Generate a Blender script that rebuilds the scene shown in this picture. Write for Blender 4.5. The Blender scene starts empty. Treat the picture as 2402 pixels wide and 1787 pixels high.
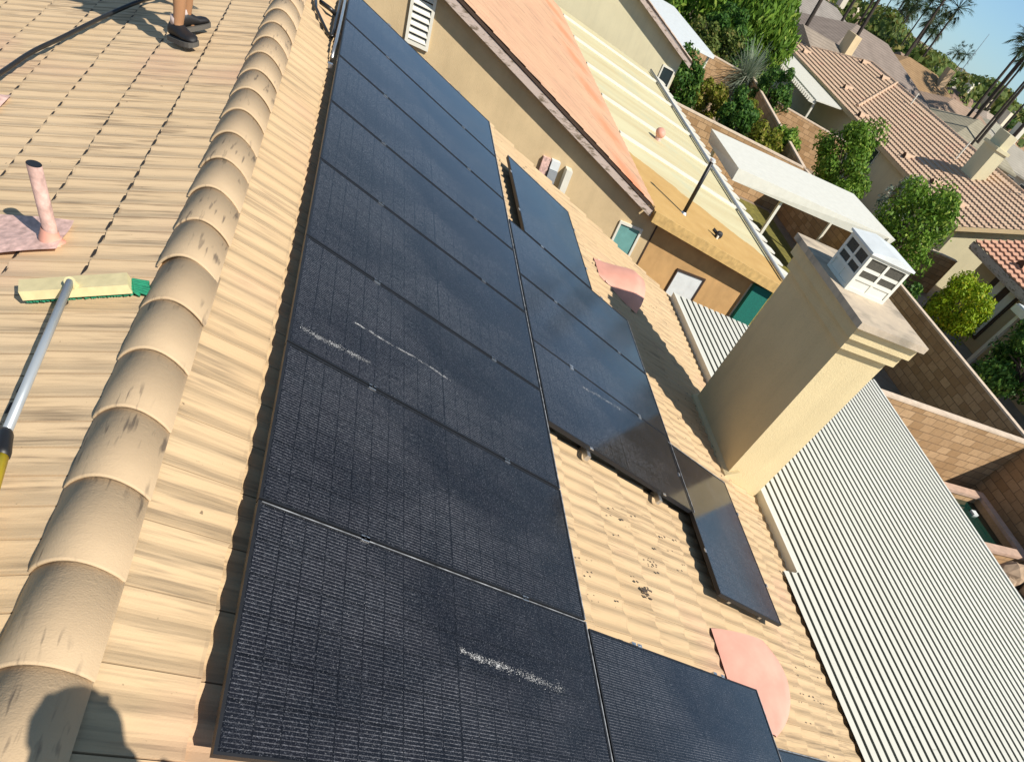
import bpy, math, random
from mathutils import Matrix, Vector
D = bpy.data; SC = bpy.context.scene; COL = SC.collection
R_ = math.radians; PI = math.pi
# ---------------------------------------------------------------- camera, sky, sun, exposure
cam = D.cameras.new("camera"); cam.lens = 20.105; cam.sensor_width = 36.0; cam.sensor_fit = 'HORIZONTAL'
cam.shift_x = 0.0; cam.shift_y = 0.2283; cam.clip_start = 0.05; cam.clip_end = 3000
camo = D.objects.new("camera", cam); COL.objects.link(camo); SC.camera = camo
_R = ((0.93061683, -0.09747044, 0.35277732), (0.10802774, -0.84778951, -0.51921378), (0.3496889, 0.52129882, -0.77843767))
_C = (0.19771346, -0.6293103, 1.88602476)
camo.matrix_world = Matrix(((_R[0][0], -_R[1][0], -_R[2][0], _C[0]), (_R[0][1], -_R[1][1], -_R[2][1], _C[1]),
                            (_R[0][2], -_R[1][2], -_R[2][2], _C[2]), (0, 0, 0, 1)))
SUN_EL, SUN_AZ = 44.5, 138.7            # elevation; azimuth clockwise from +Y
w = D.worlds.new("World"); SC.world = w; w.use_nodes = True
wn = w.node_tree.nodes; wl = w.node_tree.links
sky = wn.new('ShaderNodeTexSky'); sky.sky_type = 'NISHITA'; sky.sun_disc = False
sky.sun_elevation = R_(SUN_EL); sky.sun_rotation = R_(SUN_AZ); sky.altitude = 1500; sky.air_density = 1.0; sky.dust_density = 0.0; sky.ozone_density = 6.0
bg = wn['Background']; bg.inputs[1].default_value = 0.15
_tc = wn.new('ShaderNodeTexCoord'); _sx = wn.new('ShaderNodeSeparateXYZ'); wl.new(_tc.outputs['Generated'], _sx.inputs[0])
_mr = wn.new('ShaderNodeMapRange'); wl.new(_sx.outputs[2], _mr.inputs[0]); _mr.inputs[1].default_value = 0.0; _mr.inputs[2].default_value = 0.30
_tm = wn.new('ShaderNodeMix'); _tm.data_type = 'RGBA'; wl.new(_mr.outputs[0], _tm.inputs[0]); _tm.inputs[6].default_value = (0.42, 0.56, 0.70, 1); _tm.inputs[7].default_value = (1.0, 0.82, 0.60, 1)
_mm = wn.new('ShaderNodeMix'); _mm.data_type = 'RGBA'; _mm.blend_type = 'MULTIPLY'; _mm.inputs[0].default_value = 1.0
wl.new(sky.outputs[0], _mm.inputs[6]); wl.new(_tm.outputs[2], _mm.inputs[7]); wl.new(_mm.outputs[2], bg.inputs[0])
sl = D.lights.new("sun", 'SUN'); sl.energy = 5.0; sl.angle = R_(0.5); sl.color = (1.0, 0.93, 0.83)
so = D.objects.new("sun", sl); COL.objects.link(so)
_sd = Vector((math.sin(R_(SUN_AZ)) * math.cos(R_(SUN_EL)), math.cos(R_(SUN_AZ)) * math.cos(R_(SUN_EL)), math.sin(R_(SUN_EL))))
so.rotation_euler = _sd.to_track_quat('Z', 'Y').to_euler(); so.location = (30, -30, 40)
vs = SC.view_settings; vs.view_transform = 'Standard'; vs.look = 'None'; vs.exposure = 0.25; vs.gamma = 1.0

G = -4.65                                # level of the ground
TH = 0.3216; CT, ST = math.cos(TH), math.sin(TH)
PW, PL = 1.05, 1.8756

# ---------------------------------------------------------------- helpers
def lin(r, g, b):
    f = lambda c: (c / 255 / 12.92) if c / 255 <= 0.04045 else ((c / 255 + 0.055) / 1.055) ** 2.4
    return (f(r), f(g), f(b), 1.0)

class NT:
    """tiny node helper"""
    def __init__(s, name):
        s.m = D.materials.new(name); s.m.use_nodes = True
        s.n = s.m.node_tree.nodes; s.l = s.m.node_tree.links
        s.b = s.n['Principled BSDF']; s.tc = s.n.new('ShaderNodeTexCoord')
        s.o = s.tc.outputs['Object']
    def put(s, inp, v):
        if hasattr(v, 'is_linked') or hasattr(v, 'links'): s.l.new(v, inp)
        else: inp.default_value = v
    def math(s, op, a, b=0.0, c=None):
        n = s.n.new('ShaderNodeMath'); n.operation = op; s.put(n.inputs[0], a); s.put(n.inputs[1], b)
        if c is not None: s.put(n.inputs[2], c)
        return n.outputs[0]
    def sep(s, v=None):
        n = s.n.new('ShaderNodeSeparateXYZ'); s.l.new(v or s.o, n.inputs[0]); return n.outputs
    def comb(s, x, y, z=0.0):
        n = s.n.new('ShaderNodeCombineXYZ'); s.put(n.inputs[0], x); s.put(n.inputs[1], y); s.put(n.inputs[2], z); return n.outputs[0]
    def mapv(s, scale, loc=(0, 0, 0), v=None):
        n = s.n.new('ShaderNodeMapping'); s.l.new(v or s.o, n.inputs[0]); n.inputs['Scale'].default_value = scale; n.inputs['Location'].default_value = loc
        return n.outputs[0]
    def noise(s, scale, detail=3.0, rough=0.55, v=None, dist=0.0):
        n = s.n.new('ShaderNodeTexNoise'); n.inputs['Scale'].default_value = scale; n.inputs['Detail'].default_value = detail
        n.inputs['Roughness'].default_value = rough; n.inputs['Distortion'].default_value = dist
        s.l.new(v or s.o, n.inputs['Vector']); return n.outputs['Fac']
    def white(s, v):
        n = s.n.new('ShaderNodeTexWhiteNoise'); n.noise_dimensions = '3D'; s.l.new(v, n.inputs[0]); return n.outputs['Value']
    def ramp(s, f, a, b, lo=0.0, hi=1.0):
        n = s.n.new('ShaderNodeMapRange'); s.put(n.inputs[0], f); n.inputs[1].default_value = a; n.inputs[2].default_value = b
        n.inputs[3].default_value = lo; n.inputs[4].default_value = hi; n.clamp = True; return n.outputs[0]
    def mix(s, f, a, b, mode='MIX'):
        n = s.n.new('ShaderNodeMix'); n.data_type = 'RGBA'; n.blend_type = mode
        s.put(n.inputs[0], f); s.put(n.inputs[6], a); s.put(n.inputs[7], b); return n.outputs[2]
    def bump(s, h, strength=0.3, dist=0.01):
        n = s.n.new('ShaderNodeBump'); n.inputs['Strength'].default_value = strength; n.inputs['Distance'].default_value = dist
        s.l.new(h, n.inputs['Height']); s.l.new(n.outputs[0], s.b.inputs['Normal'])
    def fin(s, col=None, rough=0.8, metal=0.0, spec=0.5):
        if col is not None: s.put(s.b.inputs['Base Color'], col)
        s.put(s.b.inputs['Roughness'], rough); s.b.inputs['Metallic'].default_value = metal
        s.b.inputs['Specular IOR Level'].default_value = spec
        return s.m

class MB:
    def __init__(s): s.v = []; s.f = []; s.mi = []
    def add(s, vs, fs, mi=0):
        o = len(s.v); s.v += [tuple(p) for p in vs]; s.f += [tuple(i + o for i in q) for q in fs]; s.mi += [mi] * len(fs); return s
    def hexa(s, p, mi=0):   # 4 bottom + 4 top, both counter-clockwise from above
        return s.add(p, [(3, 2, 1, 0), (4, 5, 6, 7), (0, 1, 5, 4), (1, 2, 6, 5), (2, 3, 7, 6), (3, 0, 4, 7)], mi)
    def box(s, x0, x1, y0, y1, z0, z1, mi=0):
        return s.hexa([(x0, y0, z0), (x1, y0, z0), (x1, y1, z0), (x0, y1, z0), (x0, y0, z1), (x1, y0, z1), (x1, y1, z1), (x0, y1, z1)], mi)
    def tube(s, pts, rad, n=10, mi=0, cap=True):
        pts = [Vector(p) for p in pts]; k = len(pts)
        rad = rad if isinstance(rad, (list, tuple)) else [rad] * k
        vs = []; up = None
        for i, p in enumerate(pts):
            t = (pts[min(i + 1, k - 1)] - pts[max(i - 1, 0)]).normalized()
            if up is None: up = Vector((0, 0, 1)) if abs(t.z) < 0.9 else Vector((1, 0, 0))
            a = t.cross(up).normalized(); b = a.cross(t).normalized(); up = b
            vs += [p + (a * math.cos(2 * PI * j / n) + b * math.sin(2 * PI * j / n)) * rad[i] for j in range(n)]
        fs = [(i * n + j, i * n + (j + 1) % n, (i + 1) * n + (j + 1) % n, (i + 1) * n + j) for i in range(k - 1) for j in range(n)]
        if cap: fs += [tuple(range(n - 1, -1, -1)), tuple((k - 1) * n + j for j in range(n))]
        return s.add(vs, fs, mi)
    def prism(s, poly, axis, a, b, mi=0):  # poly of 2D points extruded along axis 'x','y','z' from a to b
        n = len(poly)
        def P(p, t): return {'x': (t, p[0], p[1]), 'y': (p[0], t, p[1]), 'z': (p[0], p[1], t)}[axis]
        vs = [P(p, a) for p in poly] + [P(p, b) for p in poly]
        fs = [tuple(range(n)), tuple(range(2 * n - 1, n - 1, -1))] + [(i, n + i, n + (i + 1) % n, (i + 1) % n) for i in range(n)]
        return s.add(vs, fs, mi)
    def build(s, name, mats, parent=None, smooth=False, world=False, mat=None):
        me = D.meshes.new(name); vs = s.v
        if world and parent is not None:
            iv = ROOTM[parent.name].inverted(); vs = [iv @ Vector(p) for p in vs]
        me.from_pydata([tuple(p) for p in vs], [], s.f)
        mats = mats if isinstance(mats, (list, tuple)) else [mats]
        for m in mats: me.materials.append(m)
        if len(mats) > 1: me.polygons.foreach_set('material_index', s.mi)
        if smooth: me.polygons.foreach_set('use_smooth', [True] * len(me.polygons))
        me.validate(); me.update()
        o = D.objects.new(name, me); COL.objects.link(o)
        if parent is not None: o.parent = parent
        if mat is not None: o.matrix_local = mat
        return o
    def fixn(s): return s

ROOTM = {}
def tag(o, label=None, cat=None, group=None, kind=None):
    if label: o['label'] = label
    if cat: o['category'] = cat
    if group: o['group'] = group
    if kind: o['kind'] = kind
    return o
def thing(name, label, cat, loc=(0, 0, 0), rz=0.0, group=None, mat=None):
    o = D.objects.new(name, None); COL.objects.link(o); o.empty_display_size = 0.3
    M = mat if mat is not None else Matrix.Translation(loc) @ Matrix.Rotation(rz, 4, 'Z')
    o.matrix_world = M; ROOTM[o.name] = M.copy()
    return tag(o, label, cat, group)
def copy_tree(o, parent=None):
    c = o.copy(); COL.objects.link(c)
    if parent is not None: c.parent = parent
    for ch in list(o.children): copy_tree(ch, c)
    return c

# ---------------------------------------------------------------- materials
def plain(name, col, rough=0.7, metal=0.0, spec=0.5, var=0.12, vs=6.0, bump=0.0, bs=60.0):
    t = NT(name); f = t.noise(vs, 4)
    c = t.mix(t.ramp(f, 0.3, 0.7), tuple(x * (1 - var) for x in col[:3]) + (1,), tuple(min(1, x * (1 + var)) for x in col[:3]) + (1,))
    if bump: t.bump(t.noise(bs, 3), bump, 0.01)
    return t.fin(c, rough, metal, spec)
def tile_mat(name, c1, c2, dark, ex, uo, wd, streak=1.0, pink=None):
    t = NT(name); x, y, z = t.sep()
    iu = t.math('FLOOR', t.math('DIVIDE', t.math('SUBTRACT', x, uo), ex)); iv = t.math('FLOOR', t.math('DIVIDE', y, wd))
    h = t.white(t.comb(iu, iv, 3.3))
    c = t.mix(t.ramp(h, 0, 1, 0.1, 0.5), c1, c2)
    jf = t.math('FRACT', t.math('DIVIDE', y, wd))
    c = t.mix(t.math('MULTIPLY', t.math('LESS_THAN', jf, 0.008 / wd), 0.65), c, dark)
    uf_ = t.math('FRACT', t.math('DIVIDE', t.math('SUBTRACT', x, uo), ex))
    c = t.mix(t.math('MULTIPLY', t.math('GREATER_THAN', uf_, 0.965), t.ramp(t.noise(9, 2), 0.42, 0.6, 0, 0.2)), c, dark)
    # wide colour drift and worn streaks that run down each tile
    c = t.mix(t.ramp(t.noise(0.9, 3), 0.42, 0.7, 0, 0.5), c, c2)
    st = t.noise(1.0, 3, 0.6, t.comb(t.math('ADD', t.math('MULTIPLY', x, 2.3), t.math('MULTIPLY', h, 20.0)), t.math('MULTIPLY', y, 34.0), h))
    m = t.math('MULTIPLY', t.ramp(st, 0.50, 0.66), t.ramp(t.noise(1.7, 2, 0.5, t.mapv((1, 1, 1), (5, 2, 0))), 0.34, 0.58))
    c = t.mix(t.math('MULTIPLY', m, 0.75 * streak), c, dark)
    st2 = t.noise(1.0, 2, 0.5, t.comb(t.math('MULTIPLY', x, 5.0), t.math('MULTIPLY', y, 60.0), h))
    c = t.mix(t.ramp(st2, 0.5, 0.9, 0, 0.35 * streak), c, dark)
    if pink: c = t.mix(t.ramp(t.noise(0.8, 2, 0.5, t.mapv((1, 1, 1), (11, 7, 0))), 0.58, 0.72, 0, 0.55), c, pink)
    sp = t.noise(28, 2); c = t.mix(t.ramp(sp, 0.74, 0.8, 0, 0.7), c, tuple(k * 0.35 for k in dark[:3]) + (1,))
    t.bump(t.noise(140, 3), 0.25, 0.004)
    return t.fin(c, 0.85, 0, 0.25)
SAND1, SAND2 = (0.60, 0.44, 0.262, 1), (0.53, 0.375, 0.212, 1)
M = {}
M['tile_r'] = tile_mat('sand tile', SAND1, SAND2, (0.20, 0.15, 0.10, 1), 0.355, -0.046, 0.288, 0.8, (0.60, 0.36, 0.25, 1))
M['tile_l'] = tile_mat('sand tile weathered', (0.69, 0.515, 0.32, 1), (0.62, 0.45, 0.265, 1), (0.24, 0.17, 0.11, 1), 0.355, 0.43, 0.144, 1.0, (0.58, 0.36, 0.25, 1))
M['salmon'] = tile_mat('salmon tile', (0.66, 0.385, 0.225, 1), (0.62, 0.35, 0.20, 1), (0.36, 0.20, 0.13, 1), 0.36, 0, 0.30, 0.8, (0.80, 0.30, 0.14, 1))
def salmon_mat():
    t = NT('weathered salmon roof'); x, y, z = t.sep()
    g = t.noise(1.0, 4, 0.65, t.comb(t.math('MULTIPLY', x, 1.1), t.math('MULTIPLY', y, 5.5)))
    c = t.mix(t.ramp(t.noise(0.7, 3), 0.35, 0.7), (0.66, 0.41, 0.255, 1), (0.60, 0.36, 0.23, 1))
    c = t.mix(t.ramp(g, 0.50, 0.70, 0, 0.75), c, (0.40, 0.255, 0.165, 1))
    c = t.mix(t.ramp(t.noise(1.0, 3, 0.7, t.comb(t.math('MULTIPLY', x, 3.0), t.math('MULTIPLY', y, 22.0), 4.0)), 0.56, 0.72, 0, 0.5), c, (0.34, 0.20, 0.125, 1))
    dy = t.math('MULTIPLY', t.math('SUBTRACT', t.math('FRACT', t.math('DIVIDE', y, 2.35)), 0.5), 2.35)
    d = t.math('ADD', t.math('POWER', t.math('DIVIDE', dy, 0.75), 2.0), t.math('POWER', t.math('DIVIDE', t.math('ADD', x, 0.75), 0.55), 2.0))
    d = t.math('ADD', t.math('SQRT', d), t.math('MULTIPLY', t.math('SUBTRACT', t.noise(2.4, 4, 0.7), 0.5), 1.6))
    c = t.mix(t.ramp(d, 0.35, 1.15, 0.85, 0.0), c, (0.78, 0.27, 0.14, 1))
    cr = t.noise(1.0, 2, 0.6, t.comb(t.math('MULTIPLY', x, 1.6), t.math('MULTIPLY', y, 9.0), 8.0))
    c = t.mix(t.ramp(cr, 0.72, 0.75, 0, 0.9), c, (0.07, 0.045, 0.03, 1))
    t.bump(t.noise(18, 4, 0.7), 0.5, 0.02)
    return t.fin(c, 0.9, 0, 0.2)
M['salmon'] = salmon_mat()
M['pinkroof'] = tile_mat('pink barrel tile', (0.60, 0.44, 0.31, 1), (0.56, 0.38, 0.26, 1), (0.32, 0.21, 0.14, 1), 0.36, 0, 0.30, 0.3, (0.60, 0.35, 0.25, 1))
M['redroof'] = tile_mat('red barrel tile', (0.62, 0.36, 0.25, 1), (0.58, 0.31, 0.20, 1), (0.27, 0.12, 0.08, 1), 0.36, 0, 0.30, 0.3, (0.60, 0.33, 0.22, 1))
M['beigeroof'] = tile_mat('beige tile', (0.56, 0.44, 0.35, 1), (0.48, 0.38, 0.30, 1), (0.28, 0.22, 0.17, 1), 0.36, 0, 0.30, 0.5)
def cap_mat():
    t = NT('ridge tile'); x, y, z = t.sep()
    oi = t.n.new('ShaderNodeObjectInfo').outputs['Random']
    c = t.mix(oi, (0.55, 0.405, 0.25, 1), (0.61, 0.455, 0.285, 1))
    c = t.mix(t.ramp(t.noise(3, 3), 0.4, 0.7, 0, 0.5), c, (0.43, 0.31, 0.19, 1))
    st = t.noise(1.0, 2, 0.5, t.comb(t.math('MULTIPLY', x, 55.0), t.math('ADD', t.math('MULTIPLY', y, 6.0), t.math('MULTIPLY', oi, 17.0)), t.math('MULTIPLY', oi, 30.0)))
    ms = t.math('MULTIPLY', t.ramp(st, 0.58, 0.68), t.ramp(t.noise(3.2, 2, 0.5, t.comb(x, y, t.math('MULTIPLY', oi, 9.0))), 0.46, 0.58))
    c = t.mix(t.math('MULTIPLY', ms, 0.8), c, (0.15, 0.115, 0.085, 1))
    c = t.mix(t.ramp(t.noise(45, 2), 0.76, 0.82, 0, 0.7), c, (0.1, 0.08, 0.06, 1))
    t.bump(t.math('ADD', t.noise(160, 3), t.math('MULTIPLY', t.noise(22, 3, 0.7), 1.5)), 0.3, 0.004)
    return t.fin(c, 0.85, 0, 0.25)
M['cap'] = cap_mat()
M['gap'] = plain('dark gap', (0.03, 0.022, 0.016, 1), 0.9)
def stucco(name, col, var=0.1, bump=0.5):
    t = NT(name)
    sv_ = t.noise(1.0, 4, 0.6, t.mapv((4.5, 4.5, 0.5)))
    c = t.mix(t.ramp(t.noise(1.3, 4, 0.6), 0.3, 0.72), tuple(k * (1 - var) for k in col[:3]) + (1,), tuple(min(1, k * (1 + var)) for k in col[:3]) + (1,))
    c = t.mix(t.ramp(t.noise(30, 3), 0.55, 0.8, 0, 0.25), c, tuple(k * 0.7 for k in col[:3]) + (1,))
    c = t.mix(t.ramp(sv_, 0.5, 0.8, 0, 0.3), c, tuple(k * 0.68 for k in col[:3]) + (1,))
    t.bump(t.noise(75, 4, 0.65), bump, 0.012)
    return t.fin(c, 0.9, 0, 0.2)
M['stucco_yellow'] = stucco('yellow stucco', (0.70, 0.575, 0.335, 1), 0.06)
M['stucco_cream'] = stucco('cream stucco', (0.60, 0.46, 0.27, 1), 0.10)
M['stucco_pale'] = stucco('pale stucco', (0.66, 0.60, 0.40, 1), 0.05)
M['stucco_orange'] = stucco('ochre stucco', (0.56, 0.345, 0.15, 1), 0.22)
M['stucco_tan'] = stucco('tan stucco', (0.52, 0.41, 0.25, 1), 0.08)
def slab_mat():
    t = NT('weathered chimney slab'); f = t.noise(5.0, 5, 0.7); g = t.noise(2.2, 3, 0.6, t.mapv((1, 2.2, 1)))
    c = t.mix(t.ramp(f, 0.35, 0.7), (0.60, 0.50, 0.37, 1), (0.48, 0.40, 0.31, 1)); c = t.mix(t.ramp(g, 0.5, 0.68, 0, 0.75), c, (0.25, 0.22, 0.175, 1))
    t.bump(t.noise(70, 4), 0.4, 0.01); return t.fin(c, 0.9, 0, 0.2)
M['slab'] = slab_mat()
M['white'] = plain('white paint', (0.74, 0.72, 0.62, 1), 0.55, var=0.05)
M['whitemetal'] = plain('white metal', (0.76, 0.75, 0.66, 1), 0.45, var=0.05)
M['bluewhite'] = plain('cool white sheet', (0.70, 0.74, 0.74, 1), 0.5, var=0.08)
M['pinkpaint'] = plain('pink painted metal', (0.72, 0.355, 0.265, 1), 0.6, var=0.12, vs=4, bump=0.15, bs=14)
M['pinkworn'] = plain('worn pink paint', (0.66, 0.44, 0.38, 1), 0.7, var=0.32, vs=24)
M['black'] = plain('black plastic', (0.012, 0.012, 0.013, 1), 0.45)
M['blackrub'] = plain('black rubber', (0.018, 0.018, 0.018, 1), 0.35, spec=0.6)
M['frame'] = plain('black anodised aluminium', (0.014, 0.015, 0.018, 1), 0.5, 0.1)
M['alu'] = plain('mill aluminium', (0.62, 0.63, 0.64, 1), 0.35, 0.9, var=0.06)
M['steelpole'] = plain('grey pole', (0.42, 0.46, 0.49, 1), 0.38, 0.35, var=0.06)
M['yellow'] = plain('yellow plastic', (0.80, 0.58, 0.02, 1), 0.4)
M['broomwood'] = plain('cream broom block', (0.70, 0.60, 0.33, 1), 0.7, var=0.10, vs=18)
M['bristle'] = plain('green bristles', (0.01, 0.23, 0.12, 1), 0.7, var=0.3, vs=60)
M['darkglass'] = plain('dark glass', (0.03, 0.045, 0.05, 1), 0.08)
M['tealglass'] = plain('teal glass', (0.16, 0.36, 0.34, 1), 0.12)
M['greenmesh'] = plain('green shade cloth', (0.005, 0.15, 0.115, 1), 0.8, var=0.25, vs=40)
M['mesh'] = plain('sooty mesh', (0.07, 0.065, 0.05, 1), 0.8, var=0.3, vs=80)
M['fasciadark'] = plain('brown fascia', (0.06, 0.035, 0.022, 1), 0.7)
def fascia_worn():
    t = NT('peeling fascia board'); 
    f = t.noise(3.0, 4, 0.7, t.mapv((1.2, 1.2, 5)))
    c = t.mix(t.ramp(f, 0.52, 0.64), (0.52, 0.42, 0.36, 1), (0.16, 0.12, 0.075, 1)); t.bump(f, 0.3, 0.01)
    return t.fin(c, 0.8)
M['fascia'] = fascia_worn()
M['skin'] = plain('tanned skin', (0.42, 0.22, 0.11, 1), 0.55, var=0.06)
M['shoe'] = plain('black shoe', (0.010, 0.010, 0.012, 1), 0.6)
M['sole'] = plain('grey shoe sole', (0.10, 0.095, 0.085, 1), 0.7)
M['sock'] = plain('pale sock', (0.55, 0.45, 0.42, 1), 0.9)
M['cloth_dark'] = plain('dark shorts cloth', (0.03, 0.035, 0.05, 1), 0.9)
M['cloth_shirt'] = plain('grey shirt cloth', (0.22, 0.24, 0.26, 1), 0.9)
M['hair'] = plain('dark hair', (0.02, 0.014, 0.01, 1), 0.6)
def wall_mat(name, c1, c2, mort, top=None):
    t = NT(name); x, y, z = t.sep()
    n = t.n.new('ShaderNodeTexBrick'); t.l.new(t.comb(x, z), n.inputs['Vector'])
    n.inputs['Color1'].default_value = c1; n.inputs['Color2'].default_value = c2; n.inputs['Mortar'].default_value = mort
    n.inputs['Scale'].default_value = 1.0; n.inputs['Brick Width'].default_value = 0.405; n.inputs['Row Height'].default_value = 0.2025
    n.inputs['Mortar Size'].default_value = 0.011; n.inputs['Bias'].default_value = 0.0
    c = t.mix(t.ramp(t.noise(2.2, 4, 0.65), 0.3, 0.75, 0, 0.55), n.outputs['Color'], tuple(k * 0.72 for k in c1[:3]) + (1,))
    c = t.mix(t.ramp(t.noise(18, 3), 0.45, 0.8, 0, 0.4), c, tuple(k * 0.7 for k in c2[:3]) + (1,))
    b = t.math('MULTIPLY', n.outputs['Fac'], -1.0)
    t.bump(t.math('ADD', b, t.math('MULTIPLY', t.noise(60, 3), 0.4)), 0.5, 0.012)
    return t.fin(c, 0.92, 0, 0.15)
M['block'] = wall_mat('tan slump block', (0.58, 0.385, 0.215, 1), (0.35, 0.21, 0.10, 1), (0.20, 0.135, 0.08, 1))
M['blockcap'] = plain('pale wall cap', (0.66, 0.53, 0.40, 1), 0.85, var=0.15)
M['coping'] = plain('pink pool coping', (0.52, 0.36, 0.27, 1), 0.8, var=0.15, bump=0.2)
def ground_mat():
    t = NT('dry ground'); f = t.noise(0.12, 5, 0.6); g = t.noise(3.5, 4, 0.65)
    c = t.mix(t.ramp(f, 0.35, 0.65), (0.30, 0.235, 0.165, 1), (0.21, 0.165, 0.12, 1))
    c = t.mix(t.ramp(g, 0.35, 0.75, 0, 0.6), c, (0.34, 0.285, 0.22, 1)); t.bump(t.noise(25, 4), 0.4, 0.03)
    return t.fin(c, 0.95, 0, 0.1)
M['ground'] = ground_mat()
M['asphalt'] = plain('grey street', (0.20, 0.185, 0.175, 1), 0.9, var=0.15, vs=1.0)
M['concrete'] = plain('yard concrete', (0.34, 0.29, 0.24, 1), 0.9, var=0.15, vs=1.5, bump=0.2)
M['grass'] = plain('dry lawn', (0.17, 0.155, 0.03, 1), 0.95, var=0.35, vs=5, bump=0.6, bs=90)
M['pad'] = plain('grey concrete pad', (0.36, 0.33, 0.30, 1), 0.9, var=0.12, vs=3)
def water_mat():
    t = NT('dark pool water'); t.bump(t.noise(9, 3), 0.15, 0.02); return t.fin((0.004, 0.03, 0.022, 1), 0.05)
M['water'] = water_mat()
def glass_cells():
    t = NT('solar cells under glass'); x, y, z = t.sep()
    def line(v, pitch, off, width):
        a = t.math('ABSOLUTE', t.math('SUBTRACT', t.math('FRACT', t.math('DIVIDE', t.math('ADD', v, off), pitch)), 0.5))
        return t.math('GREATER_THAN', a, 0.5 - width / pitch / 2)
    gy = line(y, 0.1675, 0.0, 0.015)                 # gaps between the six cell columns
    gx = line(x, 0.0918, 0.0, 0.0056)
    seam = t.math('LESS_THAN', t.math('ABSOLUTE', x), 0.0055)
    bus = line(y, 0.01675, 0.0083, 0.0032)
    n = t.noise(140, 2, 0.7); n2 = t.noise(2.2, 3, 0.6); oi = t.n.new('ShaderNodeObjectInfo').outputs['Random']
    cell = t.mix(t.ramp(t.noise(5, 2), 0.35, 0.65), (0.0035, 0.0045, 0.0075, 1), (0.006, 0.0058, 0.009, 1))
    c = t.mix(t.math('MULTIPLY', bus, t.math('MULTIPLY', t.ramp(n, 0.35, 0.65, 0.2, 1.0), t.ramp(t.math('SUBTRACT', t.noise(1.3, 2), t.math('MULTIPLY', x, 0.12)), 0.40, 0.62, 0.12, 1.1))), cell, (0.16, 0.16, 0.17, 1))
    gap = t.math('MAXIMUM', t.math('MAXIMUM', gy, gx), seam)
    c = t.mix(gap, c, (0.0025, 0.0025, 0.004, 1))
    # dust film and specks lying on the glass
    dust = t.math('ADD', t.ramp(n2, 0.3, 0.75, 0.004, 0.030), t.math('ADD', t.ramp(n, 0.58, 0.72, 0.0, 0.18), t.ramp(t.noise(230, 2, 0.8), 0.60, 0.72, 0.0, 0.42)))
    c = t.mix(dust, c, (0.30, 0.32, 0.37, 1))
    sp = t.n.new('ShaderNodeTexVoronoi'); sp.inputs['Scale'].default_value = 75.0; t.l.new(t.o, sp.inputs['Vector'])
    spk = t.math('MULTIPLY', t.math('LESS_THAN', sp.outputs['Distance'], 0.14), t.math('GREATER_THAN', t.white(sp.outputs['Position']), 0.66))
    c = t.mix(t.math('MULTIPLY', spk, t.ramp(t.noise(1.9, 2), 0.35, 0.65, 0.12, 0.42)), c, (0.5, 0.5, 0.5, 1))
    t.bump(t.noise(220, 2), 0.03, 0.001)
    return t.fin(c, t.ramp(n2, 0.3, 0.7, 0.10, 0.17), 0, 0.5)
M['cells'] = glass_cells()
M['stain'] = plain('dried white dropping', (0.55, 0.55, 0.54, 1), 0.9)
def corr_mat():
    t = NT('cream ribbed sheet'); f = t.noise(1.5, 4, 0.6)
    c = t.mix(t.ramp(f, 0.35, 0.75, 0, 0.35), (0.70, 0.69, 0.60, 1), (0.60, 0.585, 0.48, 1))
    c = t.mix(t.ramp(t.noise(25, 2), 0.68, 0.76, 0, 0.5), c, (0.3, 0.28, 0.2, 1))
    return t.fin(c, 0.45)
M['ribbed'] = corr_mat()
def cover_mat():
    t = NT('stained cream cover'); x, y, z = t.sep()
    c = t.mix(t.ramp(t.noise(0.8, 4, 0.65, t.mapv((0.4, 2.2, 1))), 0.35, 0.7), (0.66, 0.61, 0.38, 1), (0.58, 0.49, 0.28, 1))
    c = t.mix(t.ramp(t.noise(1.2, 3, 0.6, t.mapv((1, 1, 1), (3, 1, 0))), 0.55, 0.7, 0, 0.5), c, (0.52, 0.54, 0.38, 1))
    edge = t.math('ADD', t.math('MULTIPLY', x, -0.42), t.math('MULTIPLY', t.noise(2.2, 3, 0.6), 0.5))
    m = t.ramp(t.math('SUBTRACT', t.math('SUBTRACT', edge, 4.45), y), 0.0, 0.04)     # ochre weathered strip nearest us
    c = t.mix(m, c, t.mix(t.ramp(t.noise(2.5, 4), 0.3, 0.7), (0.60, 0.39, 0.145, 1), (0.52, 0.32, 0.11, 1)))
    t.bump(t.noise(30, 3), 0.2, 0.006)
    return t.fin(c, 0.75, 0, 0.3)
M['cover'] = cover_mat()
def leaf_mat(name, c1, c2, c3=None):
    t = NT(name); g = t.n.new('ShaderNodeNewGeometry').outputs['Random Per Island']
    c = t.mix(g, c1, c2)
    if c3: c = t.mix(t.ramp(g, 0.86, 0.9), c, c3)
    m = t.fin(c, 0.6, 0, 0.25)
    tr = t.n.new('ShaderNodeBsdfTranslucent'); t.l.new(c, tr.inputs[0])
    mx = t.n.new('ShaderNodeMixShader'); mx.inputs[0].default_value = 0.28
    out = t.n['Material Output']; t.l.new(t.b.outputs[0], mx.inputs[1]); t.l.new(tr.outputs[0], mx.inputs[2]); t.l.new(mx.outputs[0], out.inputs[0])
    return m
M['leaf_green'] = leaf_mat('green leaves', (0.075, 0.165, 0.016, 1), (0.175, 0.31, 0.032, 1), (0.30, 0.40, 0.06, 1))
M['leaf_lime'] = leaf_mat('lime leaves', (0.19, 0.31, 0.012, 1), (0.36, 0.47, 0.02, 1), (0.42, 0.40, 0.02, 1))
M['leaf_dark'] = leaf_mat('dark leaves', (0.03, 0.09, 0.016, 1), (0.075, 0.18, 0.024, 1), (0.15, 0.26, 0.04, 1))
M['leaf_silver'] = leaf_mat('silver leaves', (0.17, 0.23, 0.15, 1), (0.40, 0.46, 0.35, 1), (0.55, 0.55, 0.42, 1))
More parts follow.
